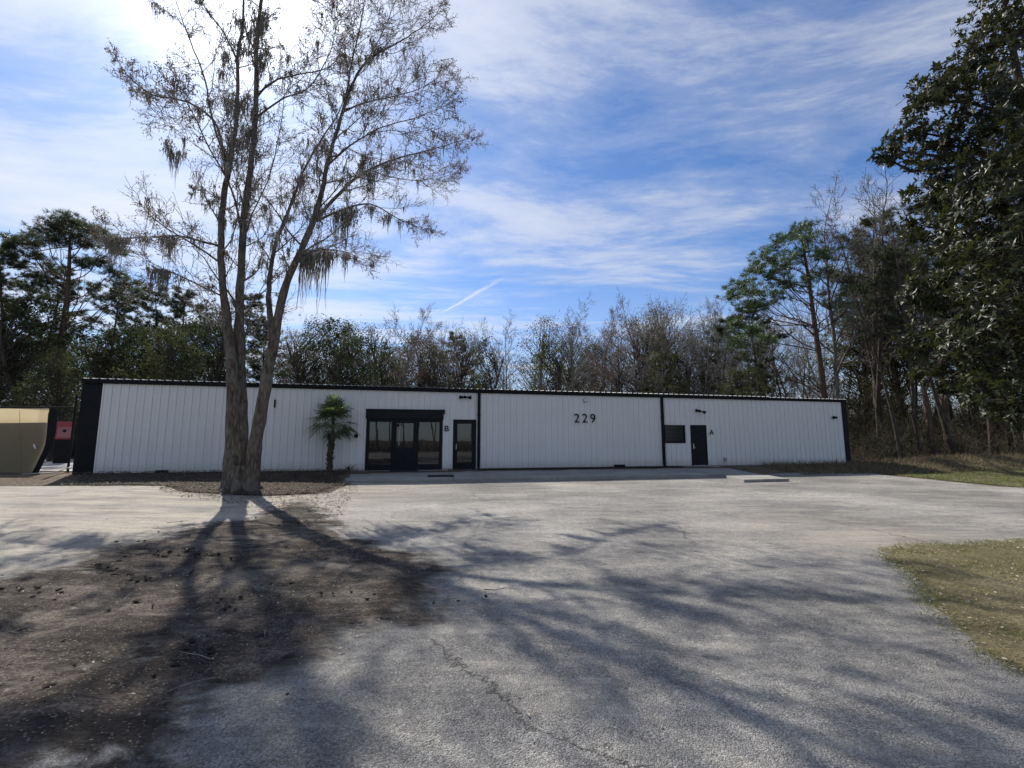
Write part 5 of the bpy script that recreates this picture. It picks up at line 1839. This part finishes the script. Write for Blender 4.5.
# ------------------------------------------------------------------ fenced yard on the left
FY = 20.1
fx1 = at(71, 440, FY).x
fz = terrain(fx1, FY)
fen = empty('screened_fence', (fx1, FY, fz))
tag(fen, 'chain-link fence with tan privacy screen at the left end of the building', 'fence')
def fl(px, py, dy=0.0):
    q = at(px, py, FY + dy)
    return Vector((q.x - fx1, q.y - FY, q.z - fz))
for px in (71.5, -46, -160):
    q = fl(px, 440)
    m = MB(); m.tube([(q.x, 0, -.1), (q.x, 0, 3.35 if px > 0 else 2.9)], .045, 10); m.tube([(q.x, 0, 3.35 if px > 0 else 2.9), (q.x, 0, (3.35 if px > 0 else 2.9) + .06)], [.055, .02], 10)
    m.build('post', M['black_trim'], fen)
m = MB(); m.tube([(fl(-160, 440).x, 0, 2.86), (0, 0, 2.86)], .018, 8); m.build('top_rail', M['black_trim'], fen)
# chain-link in the open gap
paths = []
x0, x1 = fl(36, 440).x, -.05
zt_ = 2.84
wv = []
sp = .075
k = x0 - zt_
while k < x1:
    for sgn in (1, -1):
        # lines z = +-(x - k)
        pts = []
        for e in range(2):
            pass
        if sgn == 1: a_, b_ = (k, 0.02), (k + zt_, zt_)
        else: a_, b_ = (k + zt_, 0.02), (k, zt_)
        xa, za = a_; xb, zb_ = b_
        # clip in x
        def clip(xa, za, xb, zb_):
            if xa > xb: xa, za, xb, zb_ = xb, zb_, xa, za
            if xb <= x0 or xa >= x1: return None
            if xa < x0: t = (x0 - xa) / (xb - xa); xa, za = x0, za + (zb_ - za) * t
            if xb > x1: t = (x1 - xa) / (xb - xa); xb, zb_ = x1, za + (zb_ - za) * t
            return (xa, za, xb, zb_)
        c = clip(xa, za, xb, zb_)
        if c: paths.append(([Vector((c[0], .004 * sgn, c[1])), Vector((c[2], .004 * sgn, c[3]))], [.0028, .0028], 3))
    k += sp
tubes('chain_link', paths, M['black_trim'], fen)


def cloth(rows, nx, bow, yo):
    """rows: (left px, right px, py); a hanging cloth with gentle folds."""
    V, Fc = [], []
    for j, (xa, xb, py) in enumerate(rows):
        for i in range(nx + 1):
            t = i / nx
            q = fl(xa + (xb - xa) * t, py)
            V.append((q.x, yo + bow * math.sin(t * 14 + py * .1), q.z))
    for j in range(len(rows) - 1):
        for i in range(nx):
            a = j * (nx + 1) + i
            Fc.append((a, a + 1, a + nx + 2, a + nx + 1))
    return V, Fc
edge = [(408.5, 51, 57), (411, 51, 58), (414, 50, 58.5), (420, 49.2, 58.5), (428, 48.5, 57.5), (436, 47.6, 56), (444, 46.2, 53.5), (452, 43.5, 50), (460, 40, 46), (467, 37, 43), (472.5, 34, 40)]
V, Fc = cloth([(-160, a, py) for py, a, b in edge], 40, .025, -.06)
np_mesh('privacy_screen', V, [Fc], M['tan_fabric'], fen, smooth_shade=True)
V, Fc = cloth([(-160, a - .5, py) for py, a, b in edge if py >= 420], 40, .025, .05)
np_mesh('light_block_sheet', V, [Fc], M['black_fabric'], fen, smooth_shade=True)  # added black sheet, keeps light from behind off the lower screen
V, Fc = cloth([(a + .1, b, py) for py, a, b in edge], 6, .015, -.05)
tq = [fl(37.0 + a_, 446.5 + b_) for a_, b_ in ((-1.6, -2.5), (.2, -2.2), (1.2, .2), (2.0, 2.2), (.6, 2.4), (-1.0, .8))]
np_mesh('tear_light_patch', [(q_.x, -.10, q_.z) for q_ in tq], [[list(range(6))]], M['lamp_lens'], fen)  # pale colour stands in for brightness showing through a tear
sm_ = MB()
for px_ in (-120, -70, -20, 22): 
    a_, b_ = fl(px_, 411), fl(px_, 472)
    sm_.tube([(a_.x, -.095, a_.z), ((a_.x + b_.x) / 2, -.10, (a_.z + b_.z) / 2), (b_.x, -.095, b_.z)], .008, 5)
sm_.build('seams', M['tan_fabric'], fen)
np_mesh('screen_border', V, [Fc], M['black_fabric'], fen, smooth_shade=True)
m = MB()
pts = [fl(72, 466), fl(71, 474), fl(68, 480), fl(62, 485), fl(56, 487)]
pts = [Vector((p.x, -.05 - .35 * i, max(.02, .22 - .1 * i))) for i, p in enumerate(pts)]
hz = MB().tube([p + Vector((fx1, FY, fz)) for p in pts], .02, 8)
tag(hz.build('hose', M['grey_plastic'], smooth_shade=True), 'thin grey hose curving on the ground at the fence post', 'hose')

# small red box standing in the yard beyond the gap
rb = at(63.5, 440, 27.5)
rz_ = terrain(rb.x, 27.5)
cr = empty('red_cabinet', (rb.x, 27.5, rz_), .72)
tag(cr, 'small red cabinet with pale front and dark round opening beyond the fence gap', 'cabinet')
MB().box(-.40, .40, 0, .3, 1.45, 2.52).build('body', M['red_paint'], cr, .015)
MB().box(-.36, .36, .03, .27, 0.0, 1.448).build('stand', M['black_trim'], cr, .01)
MB().box(-.32, .32, -.025, -.002, 1.55, 2.2).build('front_panel', M['pink_paint'], cr, .006)
m = MB(); m.tube([(0, -.027, 1.95), (0, -.04, 1.95)], .09, 16); m.build('opening', M['black_trim'], cr)
